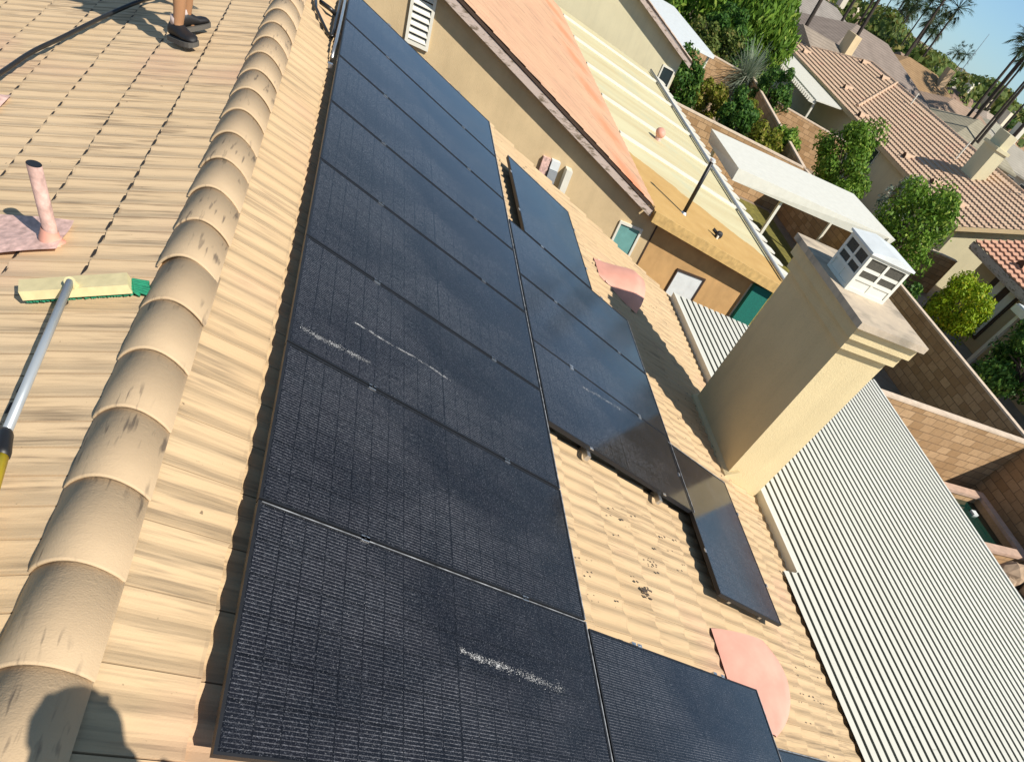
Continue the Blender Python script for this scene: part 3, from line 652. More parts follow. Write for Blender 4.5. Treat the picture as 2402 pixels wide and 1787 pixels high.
def person(label, loc, rz, feet, lean, hands, shirt, shoe_scale=1.0, slope=0.0, group=None):
    """local frame: +x is where the person faces, y to the left; feet = [(heel xyz, toe direction angle)] left, right"""
    t = thing('person', label, 'person', loc, rz, group)
    L_, Rr = feet
    hip = Vector(((L_[0].x + Rr[0].x) / 2 + 0.06, (L_[0].y + Rr[0].y) / 2, 0.90 + min(L_[0].z, Rr[0].z)))
    nodes = [(hip, (0.15, 0.12))]; edges = []
    def add(p, r, par): nodes.append((Vector(p), r)); edges.append((par, len(nodes) - 1)); return len(nodes) - 1
    up = Vector((math.sin(lean), 0, math.cos(lean)))
    w1 = add(hip + up * 0.14, (0.15, 0.11), 0); ch_ = add(hip + up * 0.33, (0.17, 0.12), w1); sh = add(hip + up * 0.47, (0.13, 0.09), ch_)
    nk = add(hip + up * 0.55, 0.058, sh); j1 = add(hip + up * 0.64 + Vector((0.015, 0, 0)), 0.075, nk); hd = add(hip + up * 0.73 + Vector((0.025, 0, 0)), (0.078, 0.095), j1); tp = add(hip + up * 0.80 + Vector((0.01, 0, 0)), 0.072, hd)
    nose = add(hip + up * 0.69 + Vector((0.115, 0, 0)), 0.013, j1)
    for sgn, (ft, ang) in ((1, L_), (-1, Rr)):
        h2 = add(hip + Vector((0, sgn * 0.095, -0.06)), 0.095, 0)
        ank = ft + Vector((0.05 * math.cos(ang), 0.05 * math.sin(ang), 0.10))
        kn = (hip + Vector((0, sgn * 0.095, -0.06))) * 0.47 + ank * 0.53 + Vector((0.05, 0, 0.02))
        th = add((hip + Vector((0, sgn * 0.1, -0.06))) * 0.6 + kn * 0.4, 0.082, h2); k1 = add(kn, 0.056, th)
        cf = add(kn * 0.66 + ank * 0.34 + Vector((-0.018, 0, 0)), 0.060, k1); c2 = add(kn * 0.30 + ank * 0.70, 0.043, cf); a1 = add(ank, 0.036, c2)
        add(ft + Vector((0.10 * math.cos(ang), 0.10 * math.sin(ang), 0.045)), 0.034, a1)
        so = hip + up * 0.455 + Vector((0, sgn * 0.185, 0)); s1 = add(so, 0.062, sh)
        hnd = Vector(hands[0 if sgn > 0 else 1]); mid = (so + hnd) / 2; dlen = (hnd - so).length
        sag = math.sqrt(max(0.0, 0.29 ** 2 - (dlen / 2) ** 2)); el = mid + Vector((-0.3 * sag, sgn * 0.5 * sag, -0.8 * sag))
        ua = add(so * 0.55 + el * 0.45, 0.048, s1); e1 = add(el, 0.042, ua); fa = add(el * 0.6 + hnd * 0.4, 0.040, e1); wr = add(hnd, 0.027, fa)
        dr = (hnd - el).normalized(); pl = add(hnd + dr * 0.07, (0.036, 0.018), wr)
        sd = dr.cross(Vector((0, 0, 1))); sd = sd.normalized() if sd.length > 0.1 else Vector((0, 1, 0))
        for f_ in range(4):
            fl_ = (0.075, 0.085, 0.08, 0.062)[f_]; b0 = hnd + dr * 0.095 + sd * (f_ - 1.5) * 0.021
            q = add(b0, 0.0095, pl); q = add(b0 + dr * fl_ * 0.5 + Vector((0, 0, -0.012)), 0.009, q); add(b0 + dr * fl_ * 0.85 + Vector((0, 0, -0.038)), 0.0075, q)
        q = add(hnd + dr * 0.04 + sd * sgn * 0.042, 0.0115, pl); add(hnd + dr * 0.085 + sd * sgn * 0.062, 0.009, q)
    skin_body('body', t, nodes, edges, M['skin'])
    mb = MB(); hc = hip + up * 0.755; ell(mb, (hc.x - 0.012, hc.y, hc.z - 0.01), (0.114, 0.105, 0.112)); mb.build('hair', M['hair'], t, True)
    mb = MB()
    for s in (1, -1): ell(mb, (hip.x + up.x * 0.72 + 0.104, hip.y + s * 0.032, hip.z + up.z * 0.72), (0.012, 0.014, 0.010), 8, 6)
    mb.build('eyes', M['sole'], t, True)
    sn = [(nodes[0][0], (0.165, 0.135)), (nodes[1][0] , (0.158, 0.122)), (nodes[2][0], (0.182, 0.132)), (nodes[3][0], (0.15, 0.10)), (hip + up * 0.515, 0.075)]
    se = [(0, 1), (1, 2), (2, 3), (3, 4)]
    for sgn in (1, -1):
        so = hip + up * 0.455 + Vector((0, sgn * 0.185, 0)); a = len(sn); sn.append((so, 0.075)); se.append((3, a)); sn.append((so + Vector((0.01, sgn * 0.05, -0.17)), 0.066)); se.append((a, a + 1))
    skin_body('shirt', t, sn, se, shirt)
    pn = [(hip + Vector((0, 0, 0.03)), (0.168, 0.138))]; pe = []
    for sgn, (ft, ang) in ((1, L_), (-1, Rr)):
        ank = ft + Vector((0.05, 0, 0.10)); h0 = hip + Vector((0, sgn * 0.095, -0.06)); kn = h0 * 0.47 + ank * 0.53
        a = len(pn); pn.append((h0, 0.115)); pe.append((0, a)); pn.append((h0 * 0.35 + kn * 0.65, 0.098)); pe.append((a, a + 1)); pn.append((h0 * 0.12 + kn * 0.88, 0.094)); pe.append((a + 1, a + 2))
    skin_body('shorts', t, pn, pe, M['cloth_dark'])
    for ft, ang in (L_, Rr):
        c, s = math.cos(ang), math.sin(ang)
        prof = [(-0.040, 0.010, 0.07), (-0.035, 0.034, 0.105), (0.0, 0.043, 0.125), (0.05, 0.046, 0.125), (0.10, 0.048, 0.100), (0.16, 0.050, 0.072), (0.21, 0.050, 0.068), (0.245, 0.044, 0.060), (0.268, 0.028, 0.046), (0.276, 0.008, 0.034)]
        mb = MB(); n = 12; vs_ = []
        for (x, wv, hv) in prof:
            for j in range(n):
                x_ = x * shoe_scale; a = 2 * PI * j / n; lx, ly, lz = x_, wv * math.cos(a), 0.024 + (hv - 0.024) * (0.5 + 0.5 * math.sin(a))
                vs_.append((ft.x + lx * c - ly * s, ft.y + lx * s + ly * c, ft.z + lz + (lx * c - ly * s) * slope))
        k = len(prof); mb.add(vs_, [(i * n + j, (i + 1) * n + j, (i + 1) * n + (j + 1) % n, i * n + (j + 1) % n) for i in range(k - 1) for j in range(n)] + [tuple(range(n)), tuple((k - 1) * n + j for j in range(n - 1, -1, -1))])
        sho = mb.build('shoe', M['shoe'], t, True)
        out = [(-0.05, 0.02), (-0.04, 0.040), (0.05, 0.049), (0.16, 0.055), (0.22, 0.054), (0.258, 0.045), (0.28, 0.024), (0.285, 0.0)]
        poly = [(x, y) for x, y in out] + [(x, -y) for x, y in out[-2::-1]]
        mb = MB(); mb.prism([(ft.x + x * shoe_scale * c - y * s, ft.y + x * shoe_scale * s + y * c) for x, y in poly], 'z', ft.z + 0.0, ft.z + 0.028)
        mb.v = [(x, y, z + (x - ft.x) * slope) for x, y, z in mb.v]
        mb.build('sole', M['sole'], sho)
        mb = MB(); a0 = ft + Vector((0.03 * c, 0.03 * s, 0.10)); mb.tube([a0, a0 + Vector((0.006 * c, 0.006 * s, 0.045))], [0.040, 0.037], 12); mb.build('sock', M['sock'], t, True)
    return t
# worker: stands on the left slope facing the ridge (+x)
wl_ = LF(0.60, 5.68, 0.0)
def onl(u, y): return LF(u, y, 0.034) - wl_
person('person in black sneakers and bare legs standing on the left roof slope', wl_, 0.0,
       [(onl(0.655, 5.79), 0.75), (onl(0.665, 5.60), -0.75)], 0.10, [(0.42, 0.16, 1.02), (0.40, -0.14, 1.0)], M['cloth_shirt'], 0.84, 0.333)
# photographer: out of frame, seen only by the shadow of the head
person('person holding up the camera, seen only as a head shadow on the ridge', (0.545, -1.085, -0.24), R_(75),
       [(Vector((0.0, 0.14, 0.0)), 0.1), (Vector((0.0, -0.14, 0.05)), -0.1)], 0.06, [(0.20, 0.30, 1.36), (0.24, 0.12, 1.15)], M['cloth_shirt'])

# ---------------------------------------------------------------- our ribbed patio cover
pc = thing('patio_cover', 'large cream ribbed metal patio cover along the eave under the chimney', 'patio cover', (8, 3, G))
def deckz(x): return -1.862 - (x - 5.35) * 0.05
mb = MB(); pit, top_w, dep = 0.1265, 0.083, 0.06
prof = []; x = 5.345
while x < 10.56:
    prof += [(x, 0.0), (x + top_w, 0.0), (x + top_w + 0.006, -dep), (x + pit - 0.006, -dep)]; x += pit
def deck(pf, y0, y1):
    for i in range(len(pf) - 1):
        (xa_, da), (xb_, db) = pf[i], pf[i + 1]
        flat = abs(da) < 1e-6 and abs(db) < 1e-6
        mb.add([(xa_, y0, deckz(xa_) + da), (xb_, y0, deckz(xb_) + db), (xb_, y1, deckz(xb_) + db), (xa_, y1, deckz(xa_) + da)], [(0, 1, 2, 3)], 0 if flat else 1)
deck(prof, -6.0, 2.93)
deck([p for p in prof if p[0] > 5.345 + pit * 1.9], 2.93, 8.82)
mb.build('ribbed_deck', [M['ribbed'], plain('grimy groove', (0.20, 0.205, 0.165, 1), 0.7, var=0.2)], pc, world=True)  # groove sides and floor coloured darker to paint in their shade
mb = MB(); xa = 5.345 + 2 * pit
mb.hexa([(xa - 0.03, 2.95, deckz(xa) - 0.16), (xa, 2.95, deckz(xa) - 0.16), (xa, 8.83, deckz(xa) - 0.16), (xa - 0.03, 8.83, deckz(xa) - 0.16), (xa - 0.03, 2.95, deckz(xa) + 0.006), (xa, 2.95, deckz(xa) + 0.006), (xa, 8.83, deckz(xa) + 0.006), (xa - 0.03, 8.83, deckz(xa) + 0.006)])
xb = x + 0.0
mb.box(xb, xb + 0.05, -6, 8.86, deckz(xb) - 0.16, deckz(xb) + 0.008)
mb.box(xa, xb, 8.83, 8.87, deckz(xb) - 0.16, deckz(xb) - 0.055)
mb.build('fascia', M['whitemetal'], pc, world=True)
for y in (-3.0, 1.5, 6.0):
    mb = MB(); mb.box(xb - 0.35, xb - 0.25, y, y + 0.1, G, deckz(xb) - 0.17); mb.build('post', M['white'], pc, world=True)
mb = MB(); mb.box(xb - 0.38, xb - 0.22, -5.5, 8.5, deckz(xb) - 0.2, deckz(xb) - 0.062); mb.build('beam', M['white'], pc, world=True)
# spa / pool
sp = thing('pool', 'raised dark green pool with pinkish coping in the yard below the patio cover', 'pool', (17.1, 8.2, G))
mb = MB(); zc = -4.20
for (x0, x1, y0, y1) in ((14.6, 17.85, 9.15, 9.42), (17.58, 17.85, 7.05, 9.15), (14.6, 17.58, 7.05, 7.32), (14.6, 14.87, 7.32, 9.15)):
    mb.box(x0, x1, y0, y1, zc - 0.08, zc)
mb.build('coping', M['coping'], sp, world=True)
mb = MB()
for (x0, x1, y0, y1) in ((14.64, 17.81, 9.18, 9.39), (17.61, 17.81, 7.09, 9.18), (14.64, 17.61, 7.09, 7.29), (14.64, 14.84, 7.29, 9.18)): mb.box(x0, x1, y0, y1, G, zc - 0.08)
mb.build('basin', M['block'], sp, world=True)
mb = MB(); mb.add([(14.8, 7.25, zc - 0.25), (17.65, 7.25, zc - 0.25), (17.65, 9.22, zc - 0.25), (14.8, 9.22, zc - 0.25)], [(0, 1, 2, 3)]); mb.build('water', M['water'], sp, world=True)
mb = MB(); mb.box(17.15, 17.33, 8.62, 8.80, zc - 0.27, zc - 0.20); mb.build('floating_dispenser', M['bluewhite'], sp, world=True)
def rock(label, c, r, seed):
    rnd = random.Random(seed); t = thing('garden_rock', label, 'rock', (c[0], c[1], G), group='rocks beside the pool')
    mb = MB(); ell(mb, (0, 0, r[2] * 0.6), r, 9, 6); mb.v = [(x * rnd.uniform(0.82, 1.15), y * rnd.uniform(0.82, 1.15), max(0, z * rnd.uniform(0.85, 1.1))) for x, y, z in mb.v]
    mb.build('stone', M['rock'], t)
rock('tan garden rock nearest the pool coping', (17.0, 6.6), (0.5, 0.35, 0.35), 1); rock('larger tan garden rock at the right edge below the pool', (17.9, 6.1), (0.7, 0.5, 0.45), 2); rock('small tan rock beside the patio cover edge', (16.2, 6.2), (0.35, 0.3, 0.3), 3)

# ---------------------------------------------------------------- block walls
def wall(label, a, b, h=1.8, th=0.16, cap=0.05, steps=None):
    a = Vector(a); b = Vector(b); d = b - a; L = d.length; rz = math.atan2(d.y, d.x)
    t = thing('block_wall', label, 'wall', (a.x, a.y, G), rz)
    mb = MB(); mb.box(0, L, -th / 2, th / 2, 0, h - cap); mb.build('masonry', M['block'], t)
    mb = MB(); mb.box(-0.004, L + 0.004, -th / 2 - 0.012, th / 2 + 0.012, h - cap, h); mb.build('cap', M['blockcap'], t)
wall('sunlit tan block wall with a pale cap at the far end of the patio cover', (5.9, 10.16), (18.38, 10.16))
wall('long shaded brown block wall running behind the chimney along the back yards', (18.5, -6.0), (18.5, 27.2))
wall('low tan block wall behind the free standing white canopy', (11.0, 27.38), (18.40, 27.38))
wall('shaded back wall with a sunlit cap behind the shrubs', (18.55, 27.5), (21.9, 43.2))
wall('far sunlit tan block wall crossing the second back yard', (13.0, 42.1), (21.6, 42.1))
wall('short sunlit block wall beyond the trees under the slatted cover', (22.0, 38.7), (27.2, 38.0))
wall('block wall between the pink roofed and the red roofed houses', (21.0, 25.2), (27.4, 25.6), 1.6)

# ---------------------------------------------------------------- neighbour house (salmon roof)
def gable_roof(root, x_e, z_e, x_r, y0, y1, mat, rolls=1, wd=0.30, amp=0.012, step=0.05, dual=True):
    run = x_e - x_r; sl = run / CT
    mR = Matrix.Translation((x_e, 0, z_e)) @ Matrix(((CT, 0, ST, 0), (0, 1, 0, 0), (-ST, 0, CT, 0), (0, 0, 0, 1)))
    n = int(sl / 0.36); fr = [-sl + 0.36 * (k + 1) + (sl - n * 0.36) for k in range(n)]
    o = tile_sheet(fr, -sl, 0.36, y0, y1, wd, rolls, amp, 0.0, 0.010, step, notch=False).build('roof', mat, root, mat=ROOTM[root.name].inverted() @ mR)
    if dual:
        zr_ = z_e + run * math.tan(TH)
        m = MB(); m.hexa([(x_r - run, y0, z_e), (x_r, y0, zr_), (x_r, y1, zr_), (x_r - run, y1, z_e), (x_r - run, y0, z_e + 0.03), (x_r, y0, zr_ + 0.03), (x_r, y1, zr_ + 0.03), (x_r - run, y1, z_e + 0.03)])
        m.build('roof', mat, root, world=True)
    return o
def rake_board(root, x_e, z_e, x_r, y, th_, dep, mat, name='fascia', drop=0.02, out=0.0):
    zr_ = z_e + (x_e - x_r) * math.tan(TH); m = MB()
    a, b = (x_r, zr_ - drop), (x_e + out, z_e - drop - out * math.tan(TH))
    m.hexa([(a[0], y, a[1] - dep), (b[0], y, b[1] - dep), (b[0], y + th_, b[1] - dep), (a[0], y + th_, a[1] - dep), (a[0], y, a[1]), (b[0], y, b[1]), (b[0], y + th_, b[1]), (a[0], y + th_, a[1])])
    return m.build(name, mat, root, world=True)
XE, ZE, XRN, Y1, Y2 = 6.30, -1.985, 0.15, 12.66, 26.9
n1 = thing('salmon_roof_house', 'neighbour house with cream gable wall and worn salmon tile roof', 'house', (0.5, 19, G))
gable_roof(n1, XE, ZE, XRN, Y1, Y2, M['salmon'], 1, 0.30, 0.004, 0.05)
rake_board(n1, XE, ZE, XRN, Y1 + 0.01, 0.045, 0.125, M['fascia'], drop=0.072)
rake_board(n1, XE, ZE, XRN, Y1 - 0.005, 0.03, 0.045, M['fasciadark'], 'drip_edge', drop=0.012)
mb = MB(); zt = lambda x: ZE + (XE - x) * math.tan(TH) - 0.10
mb.add([(5.9, 12.880, G), (5.9, 12.880, zt(5.9)), (XRN, 12.880, zt(XRN)), (-5.6, 12.880, zt(5.9)), (-5.6, 12.880, G), (5.9, 26.5, G), (5.9, 26.5, zt(5.9)), (XRN, 26.5, zt(XRN)), (-5.6, 26.5, zt(5.9)), (-5.6, 26.5, G)],
       [(0, 1, 2, 3, 4), (9, 8, 7, 6, 5), (0, 5, 6, 1), (3, 8, 9, 4)])
mb.build('wall', M['stucco_cream'], n1, world=True)
mb = MB(); mb.hexa([(5.9, 12.882, G), (6.66, 12.882, G), (6.66, 13.030, G), (5.9, 13.030, G), (5.9, 12.882, zt(5.9) + 0.02), (6.66, 12.882, -2.16), (6.66, 13.030, -2.16), (5.9, 13.030, zt(5.9) + 0.02)])
mb.build('wall', M['stucco_cream'], n1, world=True)
def slat_vent(root, x0, x1, z0, z1, y):
    m = MB(); m.box(x0 - 0.05, x1 + 0.05, y - 0.05, y, z0 - 0.05, z0); m.box(x0 - 0.05, x1 + 0.05, y - 0.05, y, z1, z1 + 0.05); m.box(x0 - 0.05, x0, y - 0.05, y, z0, z1); m.box(x1, x1 + 0.05, y - 0.05, y, z0, z1)
    v = m.build('gable_vent', M['white'], root, world=True)
    m = MB(); k = int((z1 - z0) / 0.085)
    for i in range(k):
        z = z0 + (i + 0.5) * (z1 - z0) / k
        m.hexa([(x0, y - 0.05, z - 0.03), (x1, y - 0.05, z - 0.03), (x1, y - 0.012, z + 0.02), (x0, y - 0.012, z + 0.02), (x0, y - 0.05, z - 0.018), (x1, y - 0.05, z - 0.018), (x1, y - 0.012, z + 0.032), (x0, y - 0.012, z + 0.032)])
    sub(m, 'louvre', M['white'], v, root)
    m = MB(); m.box(x0, x1, y - 0.008, y - 0.002, z0, z1); sub(m, 'backing', M['gap'], v, root)
slat_vent(n1, 0.89, 1.19, -1.21, -0.33, 12.880)
def window(root, x0, x1, z0, z1, y, pane, frame='white', fw=0.05, name='window'):
    m = MB(); m.box(x0 - fw, x1 + fw, y - 0.04, y, z0 - fw, z0); m.box(x0 - fw, x1 + fw, y - 0.04, y, z1, z1 + fw); m.box(x0 - fw, x0, y - 0.04, y, z0, z1); m.box(x1, x1 + fw, y - 0.04, y, z0, z1)
    v = m.build(name, M[frame], root, world=True)
    m = MB(); m.box(x0, x1, y - 0.012, y - 0.002, z0, z1); sub(m, 'pane', M[pane], v, root); return v
window(n1, 5.85, 6.33, -3.40, -2.55, 12.882, 'tealglass')
mb = MB(); mb.box(3.74, 3.90, 12.810, 12.878, -2.42, -1.97); b_ = mb.build('meter_box', M['pinkworn'], n1, world=True)
mb = MB(); mb.box(3.92, 4.10, 12.760, 12.878, -2.38, -2.12); mb.build('meter_box', M['steelpole'], n1, world=True)
mb = MB(); mb.box(3.92, 4.10, 12.780, 12.878, -2.11, -1.96); mb.build('meter_box', M['bluewhite'], n1, world=True)
mb = MB(); mb.box(4.24, 4.37, 12.690, 12.878, -2.50, -1.99); mb.build('electrical_cabinet', M['white'], n1, world=True)
# its patio: enclosed with an ochre side wall, cover slopes 6 degrees down to a scalloped edge
n1p = thing('enclosed_patio', 'neighbour patio with ochre side wall under a long stained cream cover', 'patio', (8.4, 19, G))
pz = lambda x: -2.02 - (x - 6.3) * math.tan(R_(6.0))
mb = MB(); YP0, YP1 = 12.62, 27.4
mb.hexa([(6.32, YP0, pz(6.32) - 0.07), (10.55, YP0, pz(10.55) - 0.07), (10.55, YP1, pz(10.55) - 0.07), (6.32, YP1, pz(6.32) - 0.07), (6.32, YP0, pz(6.32)), (10.55, YP0, pz(10.55)), (10.55, YP1, pz(10.55)), (6.32, YP1, pz(6.32))])
mb.build('cover', M['cover'], n1p, world=True)
for y in (16.55, 19.05, 21.5, 23.95, 26.2):
    mb = MB()
    mb.hexa([(6.34, y, pz(6.34) + 0.002), (10.5, y, pz(10.5) + 0.002), (10.5, y + 0.13, pz(10.5) + 0.002), (6.34, y + 0.13, pz(6.34) + 0.002), (6.34, y, pz(6.34) + 0.05), (10.5, y, pz(10.5) + 0.05), (10.5, y + 0.13, pz(10.5) + 0.05), (6.34, y + 0.13, pz(6.34) + 0.05)])
    mb.build('seam_rib', M['white'], n1p, world=True)
mb = MB(); y = 12.9
while y < YP1 - 0.3:
    mb.add([(10.5, y, pz(10.5) + 0.012), (11.02, y + 0.06, pz(11.02) + 0.012), (10.98, y + 0.30, pz(10.98) + 0.012), (10.5, y + 0.60, pz(10.5) + 0.012), (10.5, y, pz(10.5) - 0.03), (11.02, y + 0.06, pz(11.02) - 0.02), (10.98, y + 0.30, pz(10.98) - 0.02), (10.5, y + 0.60, pz(10.5) - 0.03)],
           [(0, 1, 2, 3), (7, 6, 5, 4), (0, 4, 5, 1), (1, 5, 6, 2), (2, 6, 7, 3), (3, 7, 4, 0)]); y += 0.615
mb.build('scalloped_edge', M['white'], n1p, world=True)
mb = MB(); mb.tube([(10.36, 12.9, pz(10.36) + 0.06), (10.36, YP1, pz(10.36) + 0.06)], 0.045, 8); mb.build('gutter_pipe', M['steelpole'], n1p, True, True)
mb = MB(); mb.box(10.05, 10.50, 12.55, 12.62, pz(10.3) - 0.30, pz(10.3) + 0.02); mb.box(6.4, 10.45, 12.56, 12.62, pz(10.45) - 0.16, pz(10.45) - 0.06)
mb = MB(); mb.hexa([(6.34, 12.575, pz(6.34) - 0.20), (10.5, 12.575, pz(10.5) - 0.20), (10.5, 12.615, pz(10.5) - 0.20), (6.34, 12.615, pz(6.34) - 0.20), (6.34, 12.575, pz(6.34) + 0.004), (10.5, 12.575, pz(10.5) + 0.004), (10.5, 12.615, pz(10.5) + 0.004), (6.34, 12.615, pz(6.34) + 0.004)])
mb.build('edge_board', plain('ochre board', (0.58, 0.38, 0.14, 1), 0.8, var=0.2, vs=9), n1p, world=True)
mb = MB(); mb.hexa([(6.665, 12.880, G), (10.3, 12.880, G), (10.3, 13.010, G), (6.665, 13.010, G), (6.665, 12.880, pz(6.66) - 0.075), (10.3, 12.880, pz(10.3) - 0.075), (10.3, 13.010, pz(10.3) - 0.075), (6.665, 13.010, pz(6.66) - 0.075)])
mb.box(10.17, 10.3, 13.020, 27.2, G, G + 0.95); mb.build('side_wall', M['stucco_orange'], n1p, world=True)
mb = MB(); mb.box(6.63, 6.665, 12.865, 12.880, G, pz(6.66) - 0.08); mb.build('corner_trim', M['fasciadark'], n1p, world=True)
window(n1p, 7.66, 8.40, -3.85, -3.00, 12.880, 'bluewhite', 'fasciadark', 0.035)
mb = MB(); mb.box(9.64, 10.18, 12.730, 12.860, -4.0, -2.66); mb.build('green_shade_cloth', M['greenmesh'], n1p, world=True)
mb = MB(); mb.box(9.60, 9.635, 12.9, 12.860, G, -2.7); mb.build('post', M['white'], n1p, world=True)
for y in (17.5, 22.3, 27.1):
    mb = MB(); mb.box(10.16, 10.28, y, y + 0.12, G, pz(10.3) - 0.08); mb.build('post', M['white'], n1p, world=True)
mb = MB(); mb.box(10.42, 10.78, 12.80, 13.12, -2.72, -2.52); mb.build('gutter_box', M['white'], n1p, world=True)
# fittings on that cover
fp = thing('flue_pipe', 'thin black flue pipe standing on the stained patio cover', 'flue pipe', (7.41, 13.54, pz(7.41)))
mb = MB(); mb.tube([(0, 0, -0.02), (0, 0, 0.04)], [0.09, 0.05], 12); mb.build('base', M['alu'], fp)
mb = MB(); mb.tube([(0, 0, 0.03), (0, 0, 1.04)], 0.045, 12); mb.build('pipe', M['black'], fp, True)
mb = MB(); mb.tube([(0, 0, 1.04), (0, 0, 1.09)], 0.062, 12); mb.build('cap', M['bluewhite'], fp)
mv = thing('mushroom_vent', 'small pink mushroom vent on the pale patio cover', 'roof vent', (8.07, 18.4, pz(8.07)))
mb = MB(); mb.tube([(0, 0, 0), (0, 0, 0.14)], 0.09, 12); mb.build('stack', M['pinkworn'], mv)
mb = MB(); ell(mb, (0, 0, 0.17), (0.145, 0.145, 0.11)); mb.build('cap', M['pinkpaint'], mv, True)
dv = thing('roof_fitting', 'small black and white fitting on the ochre part of the patio cover', 'fitting', (8.33, 13.25, pz(8.33)))
mb = MB(); ell(mb, (0, 0, 0.07), (0.10, 0.07, 0.08), 8, 6); mb.tube([(-0.02, 0.05, 0.06), (-0.14, 0.12, 0.10)], 0.035, 8); mb.build('body', M['black'], dv)
mb = MB(); mb.box(-0.06, -0.02, -0.09, -0.05, 0.0, 0.07); mb.build('bracket', M['white'], dv)

# ---------------------------------------------------------------- second neighbour
n2 = thing('pale_wall_house', 'farther house with pale gable wall and beige roof beyond the stained patio cover', 'house', (7, 37, G))
X2, Y2a = 12.72, 29.8
gable_roof(n2, X2, -1.95, 6.5, Y2a, 43.5, M['beigeroof'], 1, 0.30, 0.02, 0.06)
rake_board(n2, X2, -1.95, 6.5, Y2a + 0.01, 0.05, 0.15, M['fascia'], drop=0.07)
rake_board(n2, X2, -1.95, 6.5, Y2a - 0.004, 0.03, 0.05, M['fasciadark'], 'drip_edge', drop=0.015)
z2 = lambda x: -1.95 + (X2 - x) * math.tan(TH) - 0.1
mb = MB(); mb.add([(12.42, 30.15, G), (12.42, 30.15, z2(12.42)), (6.5, 30.15, z2(6.5)), (0.6, 30.15, z2(12.42)), (0.6, 30.15, G), (12.42, 43, G), (12.42, 43, z2(12.42)), (6.5, 43, z2(6.5)), (0.6, 43, z2(12.42)), (0.6, 43, G)],
       [(0, 1, 2, 3, 4), (9, 8, 7, 6, 5), (0, 5, 6, 1), (3, 8, 9, 4)]); mb.build('wall', M['stucco_pale'], n2, world=True)
window(n2, 11.80, 12.28, -3.05, -2.52, 30.15, 'darkglass', 'white', 0.06)
n2p = thing('white_patio_cover', 'cool white patio cover with a curved end behind the beige roof', 'patio cover', (15, 38.5, G))
mb = MB(); a = []
pts = [(12.95, 36.0), (13.2, 34.2), (14.4, 34.6), (14.9, 36.6), (16.6, 36.9), (16.7, 45.5), (13.0, 45.5)]
mb.prism(pts, 'z', -2.42, -2.30); mb.build('roof_sheet', M['bluewhite'], n2p, world=True)
for (x, y) in ((16.4, 37.2), (16.4, 41), (16.4, 45), (14.3, 34.9)):
    mb = MB(); mb.box(x, x + 0.1, y, y + 0.1, G, -2.42); mb.build('post', M['white'], n2p, world=True)

# free-standing canopy in the first neighbour's yard
cn = thing('canopy', 'free standing white flat canopy on posts in front of the rear wall', 'canopy', (15, 21.5, G))
mb = MB(); mb.hexa([(11.5, 19.75, -2.60), (18.25, 19.75, -2.48), (18.15, 23.0, -2.50), (11.6, 22.75, -2.60), (11.5, 19.75, -2.27), (18.35, 19.70, -2.17), (18.25, 23.1, -2.17), (11.5, 22.80, -2.27)])
mb.build('roof_slab', M['whitemetal'], cn, world=True)
for (x, y) in ((13.55, 19.85), (17.8, 19.85), (11.8, 22.5), (17.8, 22.6)):
    mb = MB(); mb.box(x, x + 0.1, y, y + 0.1, G, -2.55); mb.build('post', M['white'], cn, world=True)
mb = MB(); mb.box(18.0, 18.1, 19.60, 19.68, -2.85, -2.2); mb.build('downspout', M['white'], cn, world=True)

# ---------------------------------------------------------------- pink roofed house behind the trees
RZ = -math.atan2(0.1232, 0.9924)
rh = thing('pink_roof_house', 'long bungalow with pink barrel tile roof behind the two round trees', 'house', (27.6, 27.26, G), RZ)
rM = ROOTM[rh.name]; ZR1 = -2.3 - G                   # eave height in the local frame
RUN, LEN = 5.28, 33.8
def rlocal_roof(root, run, z_e, y0, y1, mat, hip=0.0, amp=0.016, wd=0.30, step=0.05):
    sl = run / CT; n = int(sl / 0.36); fr = [-0.0 - sl + (sl - n * 0.36) + 0.36 * (k + 1) for k in range(n)]
    ts = tile_sheet(fr, -sl, 0.36, y0, y1, wd, 1, amp, 0.0, 0.062, step, notch=False)
    if hip: ts.v = [(u, min(v, y1 + u * CT), w) if u < 0 else (u, v, w) for (u, v, w) in ts.v]
    # eave at local x=0, rising to +x:  u runs towards -x
    m = Matrix(((-CT, 0, -ST, 0), (0, 1, 0, 0), (-ST, 0, CT, z_e), (0, 0, 0, 1)))
    o = ts.build('roof', mat, root, mat=m); o.data.flip_normals(); return o
rlocal_roof(rh, RUN, ZR1, 0, LEN, M['pinkroof'], hip=1.0)
mb = MB(); zr_ = ZR1 + RUN * math.tan(TH)
mb.add([(RUN, 0, zr_), (RUN, LEN - RUN, zr_), (2 * RUN, LEN, ZR1), (2 * RUN, 0, ZR1), (0, LEN, ZR1)], [(0, 3, 2, 1), (1, 2, 4)]); mb.build('roof', M['pinkroof'], rh)
mb = MB()
def capline(a, b, r=0.11, n=None):
    a = Vector(a); b = Vector(b); k = n or int((b - a).length / 0.4)
    for i in range(k):
        p = a.lerp(b, i / k); q = a.lerp(b, (i + 1.08) / k); mb.tube([p, q], [r, r * 0.86], 8)
capline((RUN, 0.05, zr_ + 0.0), (RUN, LEN - RUN, zr_)); capline((RUN, LEN - RUN, zr_), (0.05, LEN - 0.05, ZR1 + 0.02))
capline((0.80, 17.6, ZR1 + 0.80 * math.tan(TH) + 0.04), (RUN, 23.4, zr_ + 0.03), 0.12)
mb.build('ridge_cap', M['pinkroof'], rh)
